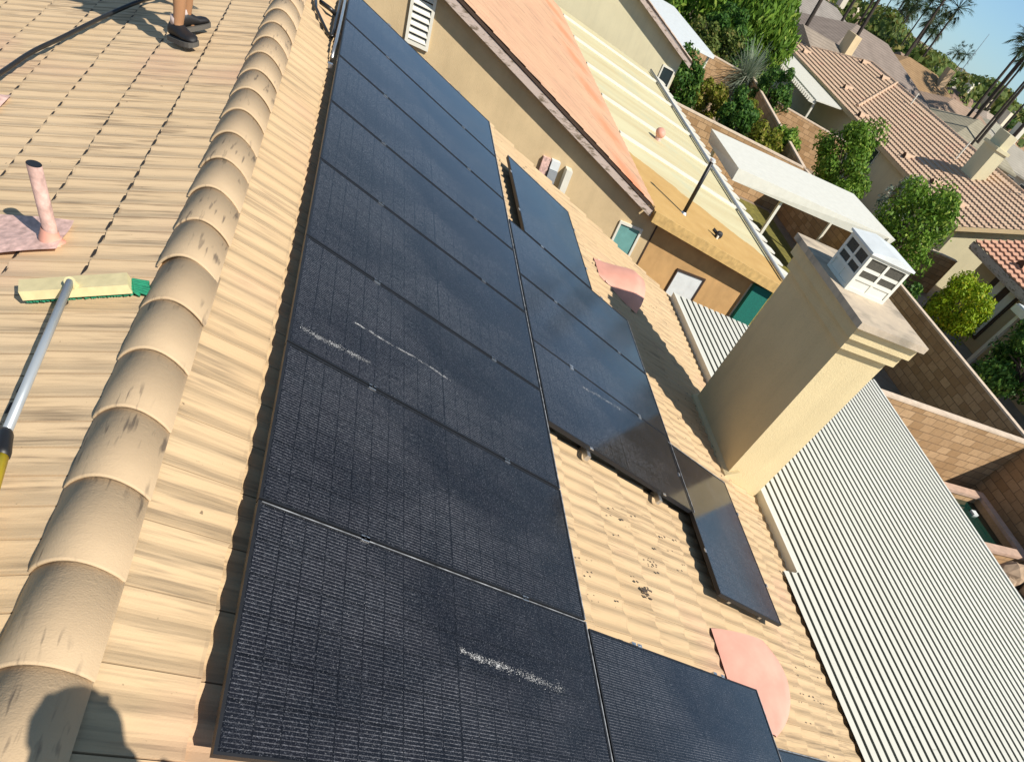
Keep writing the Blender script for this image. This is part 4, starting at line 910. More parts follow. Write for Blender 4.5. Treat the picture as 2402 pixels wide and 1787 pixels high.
mb = MB(); mb.add([(0, -0.02, ZR1 - 0.13), (RUN, -0.02, zr_ - 0.13), (RUN, 0.03, zr_ - 0.13), (0, 0.03, ZR1 - 0.13), (0, -0.02, ZR1 + 0.05), (RUN, -0.02, zr_ + 0.05), (RUN, 0.03, zr_ + 0.05), (0, 0.03, ZR1 + 0.05)], [(3, 2, 1, 0), (4, 5, 6, 7), (0, 1, 5, 4), (1, 2, 6, 5), (2, 3, 7, 6), (3, 0, 4, 7)])
mb.box(-0.03, 0.02, 0.05, LEN - 0.1, ZR1 - 0.16, ZR1 + 0.01); mb.build('fascia', M['stucco_cream'], rh)
mb = MB(); i0 = 0.45; zw = ZR1 + i0 * math.tan(TH) - 0.12
mb.add([(i0, 0.4, 0), (i0, 0.4, zw), (RUN, 0.4, zr_ - 0.12), (2 * RUN - i0, 0.4, zw), (2 * RUN - i0, 0.4, 0), (i0, LEN - 0.5, 0), (i0, LEN - 0.5, zw), (2 * RUN - i0, LEN - 0.5, zw), (2 * RUN - i0, LEN - 0.5, 0)],
       [(0, 1, 2, 3, 4), (0, 5, 6, 1), (3, 7, 8, 4), (5, 8, 7, 6)]); mb.build('wall', M['stucco_pale'], rh)
for y0, y1 in ((5.5, 7.2), (11, 12.8)):
    mb = MB(); mb.box(i0 - 0.05, i0 - 0.005, y0, y1, 0.9, 2.1); wd_ = mb.build('window', M['white'], rh)
    mb = MB(); mb.box(i0 - 0.06, i0 - 0.051, y0 + 0.07, y1 - 0.07, 0.97, 2.03); o = mb.build('pane', M['darkglass'], wd_)
mb = MB(); cx_, cy_ = 3.15, 6.1
mb.box(cx_, cx_ + 0.75, cy_, cy_ + 1.35, ZR1 + 0.7, ZR1 + 2.45); mb.box(cx_ - 0.07, cx_ + 0.82, cy_ - 0.07, cy_ + 1.42, ZR1 + 2.45, ZR1 + 2.58); mb.box(cx_ + 0.12, cx_ + 0.63, cy_ + 0.12, cy_ + 1.23, ZR1 + 2.58, ZR1 + 3.15); mb.build('chimney', M['stucco_pale'], rh)
k_ = 1.0772
RV = [(0.77, 28.1), (4.24, 26.2), (4.36, 22.6), (1.18, 19.9), (0.46, 14.6), (0.6, 11.8), (0.77, 8.3), (0.87, 4.9), (1.04, 2.35), (3.9, 1.2)]
for x, y in RV:
    x *= k_; y *= k_; z = ZR1 + x * math.tan(TH); mb = MB(); s = 0.20
    mb.v = []; n = 8
    ring = lambda xx, r, zz: [(xx, y + r * math.cos(PI * j / n), zz + r * math.sin(PI * j / n) * 1.2) for j in range(n + 1)]
    A = ring(x - 0.22, 0.24, z - 0.09); B = ring(x + 0.42, 0.10, z + 0.12)
    mb.add(A + B, [(j, j + 1, n + 2 + j, n + 1 + j) for j in range(n)]); v = mb.build('dormer_vent', M['pinkroof'], rh)
    mb = MB(); mb.add([(p[0] + 0.02, p[1], p[2]) for p in A], [tuple(range(n + 1))]); mb.build('mouth', plain('rust brown shade', (0.10, 0.045, 0.02, 1), 0.9) if x < 0 else M['gapbrown'] if 'gapbrown' in M else M.setdefault('gapbrown', plain('rust brown mesh', (0.11, 0.05, 0.025, 1), 0.9)), v)
for x, y, h in ((3.3, 8.4, 0.9), (4.3, 17.5, 0.6), (4.9, 3.8, 0.8)):
    mb = MB(); x *= k_; y *= k_; z = ZR1 + x * math.tan(TH); mb.tube([(x, y, z - 0.05), (x, y, z + h)], 0.045, 8); mb.build('vent_pipe', M['white'], rh)
rp = thing('slatted_patio_cover', 'white slatted patio cover along the eave of the pink roofed house', 'patio cover', (27.6, 27.26, G), RZ)
mb = MB(); ya, yb = 17.4, 34.4
mb.hexa([(-2.0, ya, ZR1 - 0.42), (-0.1, ya, ZR1 - 0.18), (-0.1, yb, ZR1 - 0.18), (-2.0, yb, ZR1 - 0.42), (-2.0, ya, ZR1 - 0.36), (-0.1, ya, ZR1 - 0.12), (-0.1, yb, ZR1 - 0.12), (-2.0, yb, ZR1 - 0.36)]); mb.build('deck', M['white'], rp)
mb = MB(); y = ya + 0.1
while y < yb: mb.box(-2.45, -1.95, y, y + 0.12, ZR1 - 0.60, ZR1 - 0.42); y += 0.42
mb.build('rafter_tail', M['white'], rp)
for y in (ya + 0.3, ya + 4.5, ya + 9, ya + 13, yb - 0.4):
    mb = MB(); mb.box(-1.9, -1.78, y, y + 0.12, 0, ZR1 - 0.44); mb.build('post', M['white'], rp)

# red tiled house
r2 = thing('red_roof_house', 'house with red barrel tile roof and tall slit windows at the right edge', 'house', (26.28, 24.53, G), R_(-2.3))
Z2 = -2.0 - G
rlocal_roof(r2, 5.2, Z2, -16, 0, M['redroof'], amp=0.022, wd=0.36, step=0.05)
mb = MB(); mb.add([(5.2, -16, Z2 + 5.2 * math.tan(TH)), (5.2, 0, Z2 + 5.2 * math.tan(TH)), (10.4, 0, Z2), (10.4, -16, Z2)], [(0, 3, 2, 1)]); mb.build('roof', M['redroof'], r2)
mb = MB(); mb.box(-0.04, 0.03, -16, 0.02, Z2 - 0.24, Z2 - 0.01); mb.box(-0.012, 0.25, -16, 0.0, Z2 - 0.30, Z2 - 0.245); mb.build('fascia', M['fascia'], r2)
mb = MB(); mb.add([(0.75, -0.5, 0), (0.75, -0.5, Z2 + 0.1), (5.2, -0.5, Z2 + 1.6), (9.6, -0.5, Z2 + 0.1), (9.6, -0.5, 0), (0.75, -15.5, 0), (0.75, -15.5, Z2 + 0.1), (5.2, -15.5, Z2 + 1.6), (9.6, -15.5, Z2 + 0.1), (9.6, -15.5, 0)],
       [(4, 3, 2, 1, 0), (5, 6, 7, 8, 9), (0, 1, 6, 5), (3, 4, 9, 8)]); mb.build('wall', M['stucco_tan'], r2)
mb = MB(); mb.box(0.70, 0.742, -3.55, -1.75, 0.35, 2.45); wr_ = mb.build('window', M['fasciadark'], r2)
for ya in (-2.55, -3.4):
    mb = MB(); mb.box(0.66, 0.695, ya, ya + 0.42, 0.45, 2.35); mb.build('blind', M['white'], wr_)
mb = MB(); mb.box(0.66, 0.74, -4.55, -4.40, 1.75, 2.05); mb.build('wall_lamp', M['black'], r2)
r2v = MB(); n = 8; A = [(0.9 - 0.2, -2.2 + 0.26 * math.cos(PI * j / n), Z2 + 0.22 + 0.3 * math.sin(PI * j / n)) for j in range(n + 1)]; B = [(0.9 + 0.45, -2.2 + 0.1 * math.cos(PI * j / n), Z2 + 0.5 + 0.1 * math.sin(PI * j / n)) for j in range(n + 1)]
r2v.add(A + B, [(j, j + 1, n + 2 + j, n + 1 + j) for j in range(n)]); v = r2v.build('dormer_vent', M['redroof'], r2)
mb = MB(); mb.add([(p[0] + 0.02, p[1], p[2]) for p in A], [tuple(range(n + 1))]); mb.build('mouth', M['gapbrown'], v)
pp = thing('porch_frame', 'white porch post with white beam at the right edge in front of the tan wall', 'porch', (25.5, 19.2, G))
mb = MB(); mb.box(-0.08, 0.08, -0.08, 0.08, 0, 2.15); mb.build('post', M['white'], pp)
mb = MB(); mb.box(-0.30, 0.30, -3.5, 0.35, 2.15, 2.38); mb.build('beam', M['white'], pp)
mb = MB(); mb.box(-0.26, 0.26, -3.4, 0.30, 2.385, 2.43); mb.build('roof_sheet', M['bluewhite'], pp)
def bin_(label, x, y, rz, h=1.0):
    t = thing('wheelie_bin', label, 'bin', (x, y, G), rz); mb = MB()
    mb.hexa([(-0.2, -0.22, 0.06), (0.2, -0.22, 0.06), (0.2, 0.22, 0.06), (-0.2, 0.22, 0.06), (-0.28, -0.3, h), (0.28, -0.3, h), (0.28, 0.3, h), (-0.28, 0.3, h)]); mb.build('tub', M['black'], t)
    mb = MB(); mb.hexa([(-0.3, -0.32, h), (0.32, -0.32, h), (0.32, 0.32, h), (-0.3, 0.32, h), (-0.27, -0.28, h + 0.07), (0.3, -0.28, h + 0.05), (0.3, 0.28, h + 0.05), (-0.27, 0.28, h + 0.07)]); mb.build('lid', M['black'], t)
    for s in (-1, 1):
        mb = MB(); mb.tube([(-0.22, s * 0.2, 0.1), (-0.22, s * 0.26, 0.1)], 0.1, 10); mb.build('wheel', M['blackrub'], t)
bin_('black wheelie bin behind the rear wall beside the lime shrub', 24.6, 22.0, 0.4)

# ---------------------------------------------------------------- trees and shrubs
def leaf_crown(rnd, c, rad, n, size, clumps=26, droop=0.0, hollow=0.55, asp=1.7):
    cl = []
    for i in range(clumps):
        d = Vector((rnd.gauss(0, 1), rnd.gauss(0, 1), rnd.gauss(0, 1))).normalized(); r = rnd.uniform(hollow, 0.95)
        cl.append((Vector((d.x * rad[0] * r, d.y * rad[1] * r, d.z * rad[2] * r)), rnd.uniform(0.22, 0.42)))
    mb = MB()
    for i in range(n):
        cc, cr = cl[rnd.randrange(clumps)]
        d = Vector((rnd.gauss(0, 1), rnd.gauss(0, 1), rnd.gauss(0, 1) + 0.25)).normalized()
        p = cc + Vector((d.x * rad[0], d.y * rad[1], d.z * rad[2])) * cr * rnd.uniform(0.55, 1.05)
        p = Vector(c) + p
        nrm = (d + Vector((rnd.gauss(0, 0.5), rnd.gauss(0, 0.5), rnd.gauss(0, 0.5)))).normalized()
        t = nrm.orthogonal().normalized(); t.rotate(Matrix.Rotation(rnd.uniform(0, 2 * PI), 3, nrm))
        if droop: t = (t * (1 - droop) + Vector((0, 0, -1)) * droop).normalized()
        b = nrm.cross(t).normalized(); s = size * rnd.uniform(0.6, 1.3); l = s * asp
        mb.add([p - t * l * 0.5, p + b * s * 0.42, p + t * l * 0.5, p - b * s * 0.42], [(0, 1, 2, 3)])
    return mb
def tree(name, label, cat, x, y, zc, rad, mat, n=2600, size=0.16, seed=1, trunk=0.12, clumps=26, droop=0.0, group=None, asp=1.7, hollow=0.55):
    rnd = random.Random(seed); t = thing(name, label, cat, (x, y, G), rnd.uniform(0, 6), group); zc = zc - G
    mb = MB(); mb.tube([(0, 0, 0), (0.05, 0.02, zc * 0.4), (0.02, -0.04, zc * 0.8), (0, 0, zc)], [trunk, trunk * 0.85, trunk * 0.65, trunk * 0.4], 8)
    for i in range(6):
        a = i * 1.05 + rnd.uniform(-.3, .3); q = Vector((math.cos(a) * rad[0] * 0.7, math.sin(a) * rad[1] * 0.7, zc + rad[2] * rnd.uniform(-0.2, 0.6)))
        mb.tube([(0.02, 0, zc * rnd.uniform(0.5, 0.8)), q * 0.5 + Vector((0, 0, zc * 0.45)), q], [trunk * 0.5, trunk * 0.3, trunk * 0.12], 6)
    mb.build('trunk', M['bark'], t)
    leaf_crown(rnd, (0, 0, zc), rad, n, size, clumps, droop, hollow, asp).build('crown', M[mat], t)
    return t
TG = 'trees and shrubs in the back yards'
tree('round_tree', 'round bright green tree in front of the pink roof, left of the pair', 'tree', 22.7, 30.9, -2.60, (1.75, 1.75, 1.45), 'leaf_green', 9000, 0.105, 11, clumps=40)
tree('round_tree', 'round bright green tree in front of the pink roof, right of the pair', 'tree', 22.5, 24.0, -2.40, (1.58, 1.65, 1.65), 'leaf_green', 9000, 0.105, 12, clumps=40)
tree('shrub', 'small lime green shrub by the slit windows of the tan wall', 'shrub', 24.0, 20.4, -3.3, (1.15, 1.15, 1.05), 'leaf_lime', 8000, 0.085, 13, 0.06, clumps=70)
tree('round_tree', 'dark green tree cut by the right edge of the photo', 'tree', 24.0, 15.9, -3.0, (1.6, 1.6, 1.5), 'leaf_dark', 7000, 0.11, 14)
tree('weeping_tree', 'big dense green drooping tree at the top beyond the white slatted cover', 'tree', 24.2, 52.0, -1.75, (3.6, 3.6, 2.9), 'leaf_green', 20000, 0.17, 15, 0.2, clumps=45, droop=0.55, asp=2.6)
tree('weeping_tree', 'green drooping tree at the top left of the big drooping one', 'tree', 19.2, 49.5, -2.6, (2.6, 2.6, 2.0), 'leaf_green', 10000, 0.17, 16, 0.15, droop=0.5, asp=2.4)
tree('shrub', 'dark green shrub right of the silvery plant under the slatted cover', 'shrub', 21.9, 39.5, -2.85, (1.0, 1.2, 1.2), 'leaf_dark', 5200, 0.106, 17, 0.06)
tree('shrub', 'dark leafy shrub behind the corner of the pale walled house', 'shrub', 13.9, 33.3, -2.95, (1.0, 1.2, 1.25), 'leaf_dark', 5200, 0.106, 18, 0.06)
tree('shrub', 'yellow green upright shrub in the middle of the second back yard', 'shrub', 16.6, 35.4, -3.75, (0.9, 0.9, 0.95), 'leaf_yellow', 3600, 0.099, 19, 0.05)
tree('shrub', 'leafy green shrub near the low wall of the second back yard', 'shrub', 17.4, 33.4, -3.4, (1.0, 1.1, 1.0), 'leaf_dark', 4400, 0.099, 20, 0.05)
tree('shrub', 'sunlit green shrub beside the white capped back wall', 'shrub', 19.0, 35.2, -3.8, (1.0, 1.0, 0.9), 'leaf_yellow', 4400, 0.099, 21, 0.05)
tree('shrub', 'yellow green shrub just behind the low tan wall', 'shrub', 17.9, 30.4, -3.5, (1.0, 1.1, 0.95), 'leaf_yellow', 4000, 0.099, 22, 0.05)
tree('shrub', 'green shrub at the end of the second yard below the white cap', 'shrub', 19.4, 31.6, -3.5, (0.9, 1.0, 1.0), 'leaf_green', 4000, 0.099, 23, 0.05)
tree('shrub', 'olive shrub between the two far walls at the top', 'shrub', 19.6, 44.6, -2.9, (1.5, 1.6, 1.3), 'leaf_olive', 4400, 0.132, 24, 0.06)
tree('shrub', 'dark shrub left of the silvery plant behind the far sunlit wall', 'shrub', 20.6, 45.6, -2.6, (1.6, 1.6, 1.5), 'leaf_dark', 5200, 0.132, 25, 0.06)
tree('shrub', 'pale leafy shrub between the round trees and the canopy', 'shrub', 19.9, 25.2, -3.6, (0.9, 1.3, 0.85), 'leaf_olive', 3000, 0.099, 26, 0.05)
tree('shrub', 'low leafy shrub below the right round tree', 'shrub', 20.6, 20.4, -3.7, (0.9, 1.1, 0.8), 'leaf_dark', 3000, 0.099, 27, 0.05)
tree('shrub', 'narrow pale shrub against the eave between the round trees', 'shrub', 23.9, 27.4, -2.6, (0.7, 0.8, 1.3), 'leaf_silver', 2000, 0.092, 28, 0.05)
# silvery spiky plant
sv = thing('silver_palm', 'silvery grey spiky palm in front of the slatted cover', 'palm', (21.3, 42.2, G))
mb = MB(); mb.tube([(0, 0, 0), (0, 0, 1.5)], [0.16, 0.12], 8); mb.build('trunk', M['palmbark'], sv)
rnd = random.Random(31); mb = MB()
def blade(mb, p, d, L, wd, droop, seg=4):
    d = d.normalized(); sd = d.cross(Vector((0, 0, 1))); sd = sd.normalized() if sd.length > .01 else Vector((1, 0, 0)); vs = []
    for i in range(seg + 1):
        f = i / seg; q = p + d * L * f + Vector((0, 0, -droop * L * f * f)); w_ = wd * (1 - 0.85 * f)
        vs += [q - sd * w_, q + sd * w_]
    mb.add(vs, [(2 * i, 2 * i + 1, 2 * i + 3, 2 * i + 2) for i in range(seg)])
for i in range(1100):
    a = rnd.uniform(0, 2 * PI); e = rnd.uniform(-0.5, 1.4)
    blade(mb, Vector((0, 0, rnd.uniform(1.1, 1.7))), Vector((math.cos(a) * math.cos(e), math.sin(a) * math.cos(e), math.sin(e))), rnd.uniform(1.0, 2.3), 0.03, rnd.uniform(0.05, 0.5))
mb.build('crown', M['leaf_silver'], sv)
# garden boulders in the second yard
for i, (x, y, s) in enumerate(((15.6, 33.2, 0.55), (16.2, 31.6, 0.5), (18.4, 38.5, 0.5), (15.2, 38.6, 0.6))):
    rnd = random.Random(40 + i); t = thing('boulder', ['tan boulder nearest the dark shrub in the second yard', 'tan boulder by the low wall in the second yard', 'tan boulder in front of the white capped wall', 'tan boulder far back in the second yard'][i], 'rock', (x, y, G), group='boulders among the shrubs')
    mb = MB(); ell(mb, (0, 0, s * 0.5), (s, s * 0.8, s * 0.9), 9, 6); mb.v = [(a * rnd.uniform(.8, 1.15), b * rnd.uniform(.8, 1.15), max(0, c * rnd.uniform(.85, 1.1))) for a, b, c in mb.v]; mb.build('stone', M['rock'], t)

# fan palms
def palm_proto(seed, h, fr=2.0):
    rnd = random.Random(seed); m1 = MB(); r0 = 0.12 if h < 10 else 0.16
    bx, by = rnd.uniform(-.3, .3), rnd.uniform(-.3, .3)
    m1.tube([(0, 0, 0), (bx * 0.3, by * 0.3, h * 0.33), (bx * 0.7, by * 0.7, h * 0.7), (bx, by, h)], [r0 * 1.25, r0, r0 * 0.85, r0 * 0.7], 8)
    m2 = MB(); c = Vector((bx, by, h))
    for i in range(46):
        a = rnd.uniform(0, 2 * PI); e = rnd.uniform(-0.75, 1.25); d = Vector((math.cos(a) * math.cos(e), math.sin(a) * math.cos(e), math.sin(e)))
        L = fr * rnd.uniform(0.5, 0.75); tip = c + d * L
        m2.tube([c, tip], 0.02, 3, cap=False)
        for j in range(9):          # fan of leaflets
            aa = (j - 4) * 0.30; sd = d.cross(Vector((0, 0, 1))); sd = sd.normalized() if sd.length > .05 else Vector((1, 0, 0))
            dd = (d * math.cos(aa) + sd * math.sin(aa)).normalized(); blade(m2, tip, dd, fr * 0.42, 0.055, 0.35, 2)
    for i in range(40):             # dead skirt
        a = rnd.uniform(0, 2 * PI); blade(m2, c + Vector((0, 0, -0.1 - rnd.random() * 0.7)), Vector((math.cos(a) * 0.5, math.sin(a) * 0.5, -1)), rnd.uniform(0.5, 0.9), 0.09, 0.1, 2)
    return m1, m2
PALMS = [(34.1, 62.9, 15, 0), (47.6, 81.7, 13, 0), (41.8, 67.7, 14.5, 0), (61.9, 102.3, 13, 0), (69.9, 97.0, 10.2, 1), (67.5, 96.3, 9.4, 1), (62.6, 89.9, 13, 0),
         (86.4, 122.2, 8.4, 1), (72.7, 107.2, 9.6, 1), (94.5, 134.8, 8.6, 1), (77.2, 116.3, 9.2, 1), (87.8, 133.3, 8.4, 1), (81.4, 125.5, 8.8, 1), (104.9, 157.9, 7.8, 1), (134.7, 173.5, 8.2, 1),
         (79.0, 131.0, 9.0, 1), (92.0, 147.0, 9.4, 1), (84.0, 139.5, 10.4, 1), (99.0, 151.0, 8.2, 1), (104.0, 149.0, 9.2, 1), (78.5, 121.5, 10.6, 1), (112.0, 158.0, 8.0, 1), (96.0, 160.0, 9.6, 1), (128.0, 168.0, 7.6, 1), (88.0, 150.0, 9.9, 1), (57.4, 66.2, 10.0, 2), (59.5, 69.7, 10.2, 2), (56.8, 62.8, 10.4, 2), (68.4, 79.2, 10.2, 2), (78.6, 90.2, 10.2, 2), (53.2, 59.3, 9.6, 2), (64.2, 69.6, 9.4, 2), (51.6, 54.0, 8.8, 2), (61.7, 65.0, 8.6, 2)]
PL_LAB = ['tall palm trunk running out of the top of the photo beyond the pink roof', 'slim fan palm with its crown against the sky at the top right', 'fan palm in the cluster crossing the right edge of the photo']
protos = {}
for i, (x, y, h, kd) in enumerate(PALMS):
    hs = round(h * 2) / 2
    t = thing('fan_palm', PL_LAB[kd], 'palm tree', (x, y, G), i * 1.3, ['palms behind the pink roof', 'palms on the skyline', 'palms at the right edge'][kd])
    key = (kd, hs)
    if key not in protos:
        m1, m2 = palm_proto(50 + i, hs, 1.9 if kd != 1 else 2.1); protos[key] = (m1.build('trunk', M['palmbark'], t), m2.build('crown', M['frond'], t))
    else:
        for o in protos[key]: c = o.copy(); COL.objects.link(c); c.parent = t

# far houses among the trees
def far_roof(col):
    t = NT('far tile roof'); x, y, z = t.sep()
    c = t.mix(t.ramp(t.noise(0.8, 4, 0.6), 0.3, 0.7), tuple(k * 0.85 for k in col[:3]) + (1,), tuple(k * 1.15 for k in col[:3]) + (1,))
    r = t.math('LESS_THAN', t.math('FRACT', t.math('DIVIDE', z, 0.125)), 0.28)
    c = t.mix(t.math('MULTIPLY', r, 0.45), c, tuple(k * 0.5 for k in col[:3]) + (1,))
    c = t.mix(t.ramp(t.noise(4.0, 3, 0.7), 0.5, 0.75, 0, 0.5), c, tuple(k * 0.65 for k in col[:3]) + (1,))
    M[str(col)] = t.fin(c, 0.9, 0, 0.15); return M[str(col)]
def far_house(label, x, y, rz, w_, d_, h, roofc, wallc, hip=True, seed=0):
    t = thing('house', label, 'house', (x, y, G), rz, 'houses beyond the pink roof')
    rc = M.get(str(roofc)) or far_roof(roofc); wc = M.setdefault(str(wallc), stucco('far wall', wallc, 0.08))
    a, b = w_ / 2, d_ / 2; rise = b * 0.36
    mb = MB(); mb.box(-a + .5, a - .5, -b + .5, b - .5, 0, h); mb.build('wall', wc, t)
    i = b * 0.95 if hip else 0.0; mb = MB()
    mb.add([(-a, -b, h - 0.12), (a, -b, h - 0.12), (a, b, h - 0.12), (-a, b, h - 0.12), (-a, -b, h + .03), (a, -b, h + .03), (a, b, h + .03), (-a, b, h + .03), (-a + i, 0, h + rise), (a - i, 0, h + rise)],
           [(3, 2, 1, 0), (0, 1, 5, 4), (1, 2, 6, 5), (2, 3, 7, 6), (3, 0, 4, 7), (4, 5, 9, 8), (5, 6, 9), (6, 7, 8, 9), (7, 4, 8)]); mb.build('roof', rc, t)
    rnd = random.Random(seed)
    for sx in (-0.55, 0.1, 0.6):
        xx = sx * a; mb = MB(); mb.box(xx, xx + 1.4, -b + .46, -b + .497, 0.9, 2.1); f = mb.build('window', M['white'], t)
        mb = MB(); mb.box(xx + .08, xx + 1.32, -b + .45, -b + .458, 0.98, 2.02); mb.build('pane', M['darkglass'], f)
    mb = MB(); mb.box(-a + .46, -a + .497, -1.0, 0.6, 0.9, 2.1); f = mb.build('window', M['white'], t)
    mb = MB(); mb.box(-a + .45, -a + .458, -.9, .5, .98, 2.02); mb.build('pane', M['darkglass'], f)
    if seed % 2: mb = MB(); mb.box(a * 0.3, a * 0.3 + 0.8, -b * 0.4, -b * 0.4 + 1.1, h + 0.2, h + rise + 1.0); mb.build('chimney', wc, t)
    return t
TAN, CREAM, PALE, BR = (0.55, 0.43, 0.30, 1), (0.62, 0.54, 0.40, 1), (0.66, 0.62, 0.52, 1), (0.40, 0.28, 0.17, 1)
FH = [('house with a large grey brown roof just beyond the pink ridge', 47.0, 74.0, 0.1, 15, 11, 2.9, (0.27, 0.22, 0.185, 1), (0.42, 0.43, 0.36, 1), True),
      ('small house with a sunlit tan gable wall behind the far end of the pink roof', 36.0, 61.5, 0.25, 7, 6, 2.6, (0.30, 0.25, 0.20, 1), (0.62, 0.49, 0.30, 1), False),
      ('grey roofed house at the top behind the tall palm trunk', 49.5, 90.5, 0.0, 13, 10, 2.9, (0.30, 0.27, 0.24, 1), PALE, True),
      ('brown roofed house with a framed porch at the middle of the far houses', 63.0, 86.0, -0.15, 14, 10, 2.9, (0.33, 0.215, 0.115, 1), (0.50, 0.36, 0.22, 1), True),
      ('low tan roofed house right of the brown porch house', 64.5, 76.5, -0.1, 12, 8, 2.7, (0.36, 0.26, 0.19, 1), TAN, True),
      ('mottled brown roofed house behind the tan roofed one', 78.0, 94.5, 0.2, 14, 9, 2.8, (0.31, 0.21, 0.155, 1), CREAM, True),
      ('flat greenish roofed house just over the pink ridge', 58.0, 66.0, -0.1, 9, 9, 2.6, (0.33, 0.30, 0.22, 1), (0.40, 0.37, 0.28, 1), True),
      ('greenish grey roofed house between the palm trunks at the right', 70.5, 77.5, 0.15, 11, 9, 2.7, (0.36, 0.345, 0.27, 1), PALE, True),
      ('pale grey gabled house at the foot of the right palms', 66.0, 69.5, -0.3, 9, 8, 2.5, (0.40, 0.37, 0.31, 1), (0.48, 0.45, 0.38, 1), False),
      ('white walled house with light roof far beyond the brown roofs', 97.0, 122.0, 0.3, 16, 10, 3.0, (0.42, 0.37, 0.34, 1), (0.75, 0.72, 0.62, 1), False),
      ('orange tan roofed house at the right edge behind the palms', 85.0, 87.0, 0.0, 13, 10, 2.8, (0.42, 0.27, 0.17, 1), TAN, True),
      ('pink tinged roofed house at the top beside the palm trunks', 58.5, 108.5, 0.1, 13, 9, 2.9, (0.44, 0.29, 0.24, 1), PALE, True),
      ('brown gabled house in the trees at the top centre of the far houses', 74.0, 117.0, 0.1, 14, 10, 2.9, (0.24, 0.17, 0.14, 1), CREAM, False),
      ('cream walled house half hidden in the far trees', 84.0, 106.0, 0.5, 12, 9, 2.9, (0.38, 0.34, 0.29, 1), (0.75, 0.70, 0.58, 1), False),
      ('pale house with grey roof far right of the white walled one', 112.0, 125.0, 0.1, 16, 10, 2.9, (0.36, 0.33, 0.32, 1), PALE, True),
      ('house with light tan roof near the street at the top left of the far houses', 43.0, 100.0, 0.2, 13, 10, 2.8, (0.40, 0.33, 0.27, 1), CREAM, True)]
for i, f in enumerate(FH): far_house(*f, seed=i)
for i, (x, y, rz) in enumerate(((92, 106, .3), (101, 113, -.2), (116, 141, .1), (71, 124, .4), (101, 149, 0), (127, 152, .2), (61, 119, -.3), (112, 109, .5), (84, 128, .2), (76, 86, .35), (70, 96, .1))):
    far_house('small pale house half hidden among the far trees', x, y, rz, 9, 7, 3.2, ((0.40, 0.33, 0.27, 1), (0.33, 0.24, 0.18, 1), (0.44, 0.40, 0.36, 1))[i % 3], ((0.78, 0.74, 0.62, 1), (0.70, 0.62, 0.48, 1))[i % 2], i % 3 == 0, 30 + i)
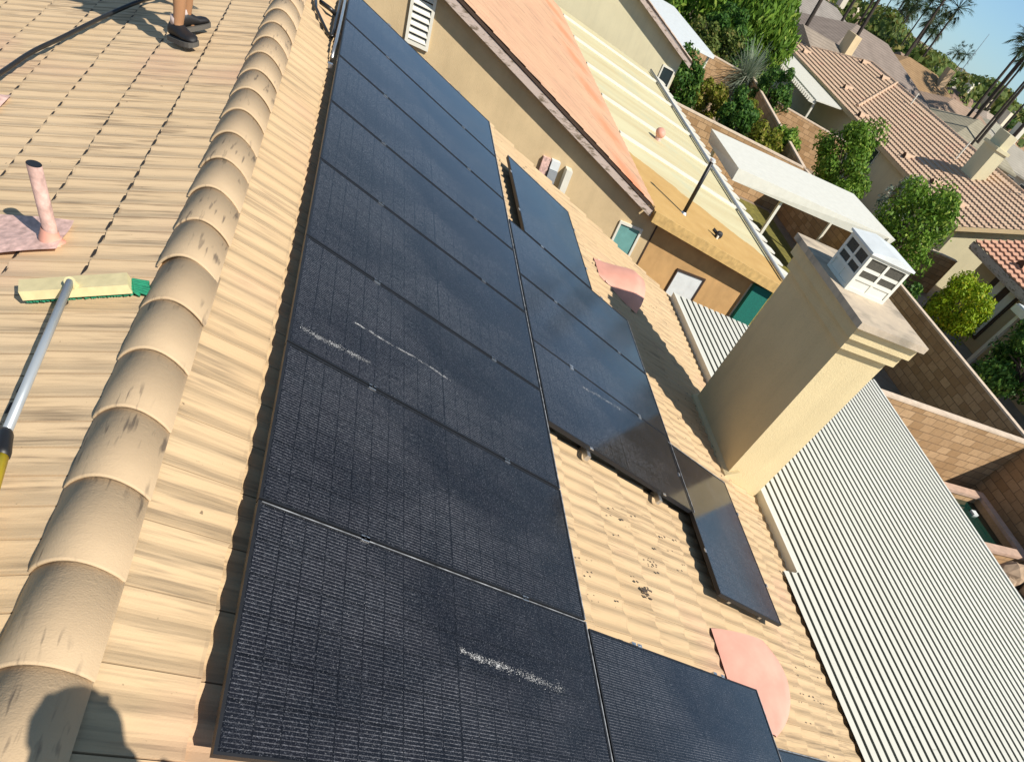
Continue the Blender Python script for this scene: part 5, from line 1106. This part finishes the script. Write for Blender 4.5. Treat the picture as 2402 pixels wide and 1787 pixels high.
# mid-distance trees, each its own
MT = [(56, 96, -1.2, 3.6, 'leaf_olive'), (66, 104, -0.6, 4.0, 'leaf_olive'), (72, 100, -1.0, 3.6, 'leaf_olive'), (79, 112, -0.4, 4.4, 'leaf_dark'), (86, 115, -0.8, 4.0, 'leaf_dark'), (70, 88.5, -2.4, 2.0, 'leaf_yellow'),
      (95, 113, -1.2, 3.6, 'leaf_dark'), (104, 117, -0.8, 4.0, 'leaf_olive'), (82, 90, -1.0, 3.4, 'leaf_dark'), (88, 97, -1.2, 3.6, 'leaf_dark'), (75, 80, -1.6, 2.6, 'leaf_dark'), (95, 98, -0.9, 4.2, 'leaf_dark'), (72, 71, -1.6, 2.8, 'leaf_dark'),
      (53, 82, -2.6, 1.8, 'leaf_olive'), (58, 79, -2.4, 2.0, 'leaf_yellow'), (60, 71.5, -3.0, 1.3, 'leaf_dark'), (40, 66, -3.0, 1.2, 'leaf_olive'), (62, 94, -1.6, 2.8, 'leaf_olive'), (48, 98, -2.2, 2.2, 'leaf_olive'), (80, 84, -2.0, 2.2, 'leaf_olive'), (44, 84, -2.6, 2.6, 'leaf_dark'), (38, 77, -2.8, 2.4, 'leaf_olive'), (52, 97, -2.4, 3.2, 'leaf_dark'), (46, 94, -2.6, 2.8, 'leaf_olive'), (56, 103, -2.2, 3.4, 'leaf_olive'), (41, 91, -2.6, 2.8, 'leaf_dark'), (36, 71, -3.0, 2.0, 'leaf_dark'), (60, 110, -2.0, 3.6, 'leaf_dark'), (48, 106, -2.2, 3.4, 'leaf_olive'), (66, 114, -1.8, 4.0, 'leaf_dark'), (55, 86, -3.0, 1.9, 'leaf_yellow'), (57, 75, -3.2, 1.6, 'leaf_dark'), (63, 81, -3.0, 1.8, 'leaf_olive'), (71, 84, -2.8, 2.2, 'leaf_dark'), (67, 74, -3.0, 1.8, 'leaf_olive')]
nm = {'leaf_olive': 'olive green tree', 'leaf_dark': 'dark green tree', 'leaf_yellow': 'yellow green tree'}
for i, (x, y, zc, r, m_) in enumerate(MT):
    r *= 0.72; zc = min(zc - 0.9, -1.9)
    ang = math.degrees(math.atan2(x, y)); side = 'above the pink roof' if ang < 33 else ('in the middle of the far houses' if ang < 38.5 else 'among the palms at the right')
    tree('street_tree', '%s %s %s' % ('tall' if r > 3 else 'small', nm[m_], side), 'tree', x, y, zc, (r, r, r * 0.85), m_, 3000, 0.17 + r * 0.035, 100 + i, 0.2, clumps=22, group='trees among the far houses')
# far wood that reads as one mass
rnd = random.Random(77); mb = MB()
for i in range(1500):
    a = R_(rnd.uniform(20, 56)); d = rnd.uniform(118, 300); x, y = d * math.sin(a), d * math.cos(a); h = rnd.uniform(3.6, 6.3) * (1 + 0.10 * math.sin(a * 37) + 0.08 * math.sin(a * 91))
    r = rnd.uniform(1.6, 3.4)
    for j in range(70):
        dv_ = Vector((rnd.gauss(0, 1), rnd.gauss(0, 1), rnd.gauss(0, 1))).normalized()
        p = Vector((x, y, G + h - r * 0.8)) + Vector((dv_.x * r, dv_.y * r, dv_.z * r * 0.9)); s = rnd.uniform(0.22, 0.55)
        t_ = dv_.orthogonal().normalized(); b_ = dv_.cross(t_)
        mb.add([p - t_ * s, p + b_ * s * .7, p + t_ * s, p - b_ * s * .7], [(0, 1, 2, 3)])
tag(mb.build('far_wood', M['leaf_olive']), 'far band of trees along the horizon', 'trees', kind='stuff')
# thin mast against the sky
ms = thing('mast', 'thin grey mast standing against the sky right of the palms', 'mast', (118, 150, G)); mb = MB(); mb.tube([(0, 0, 0), (0, 0, 11.5)], [0.14, 0.05], 6); mb.build('pole', M['steelpole'], ms)
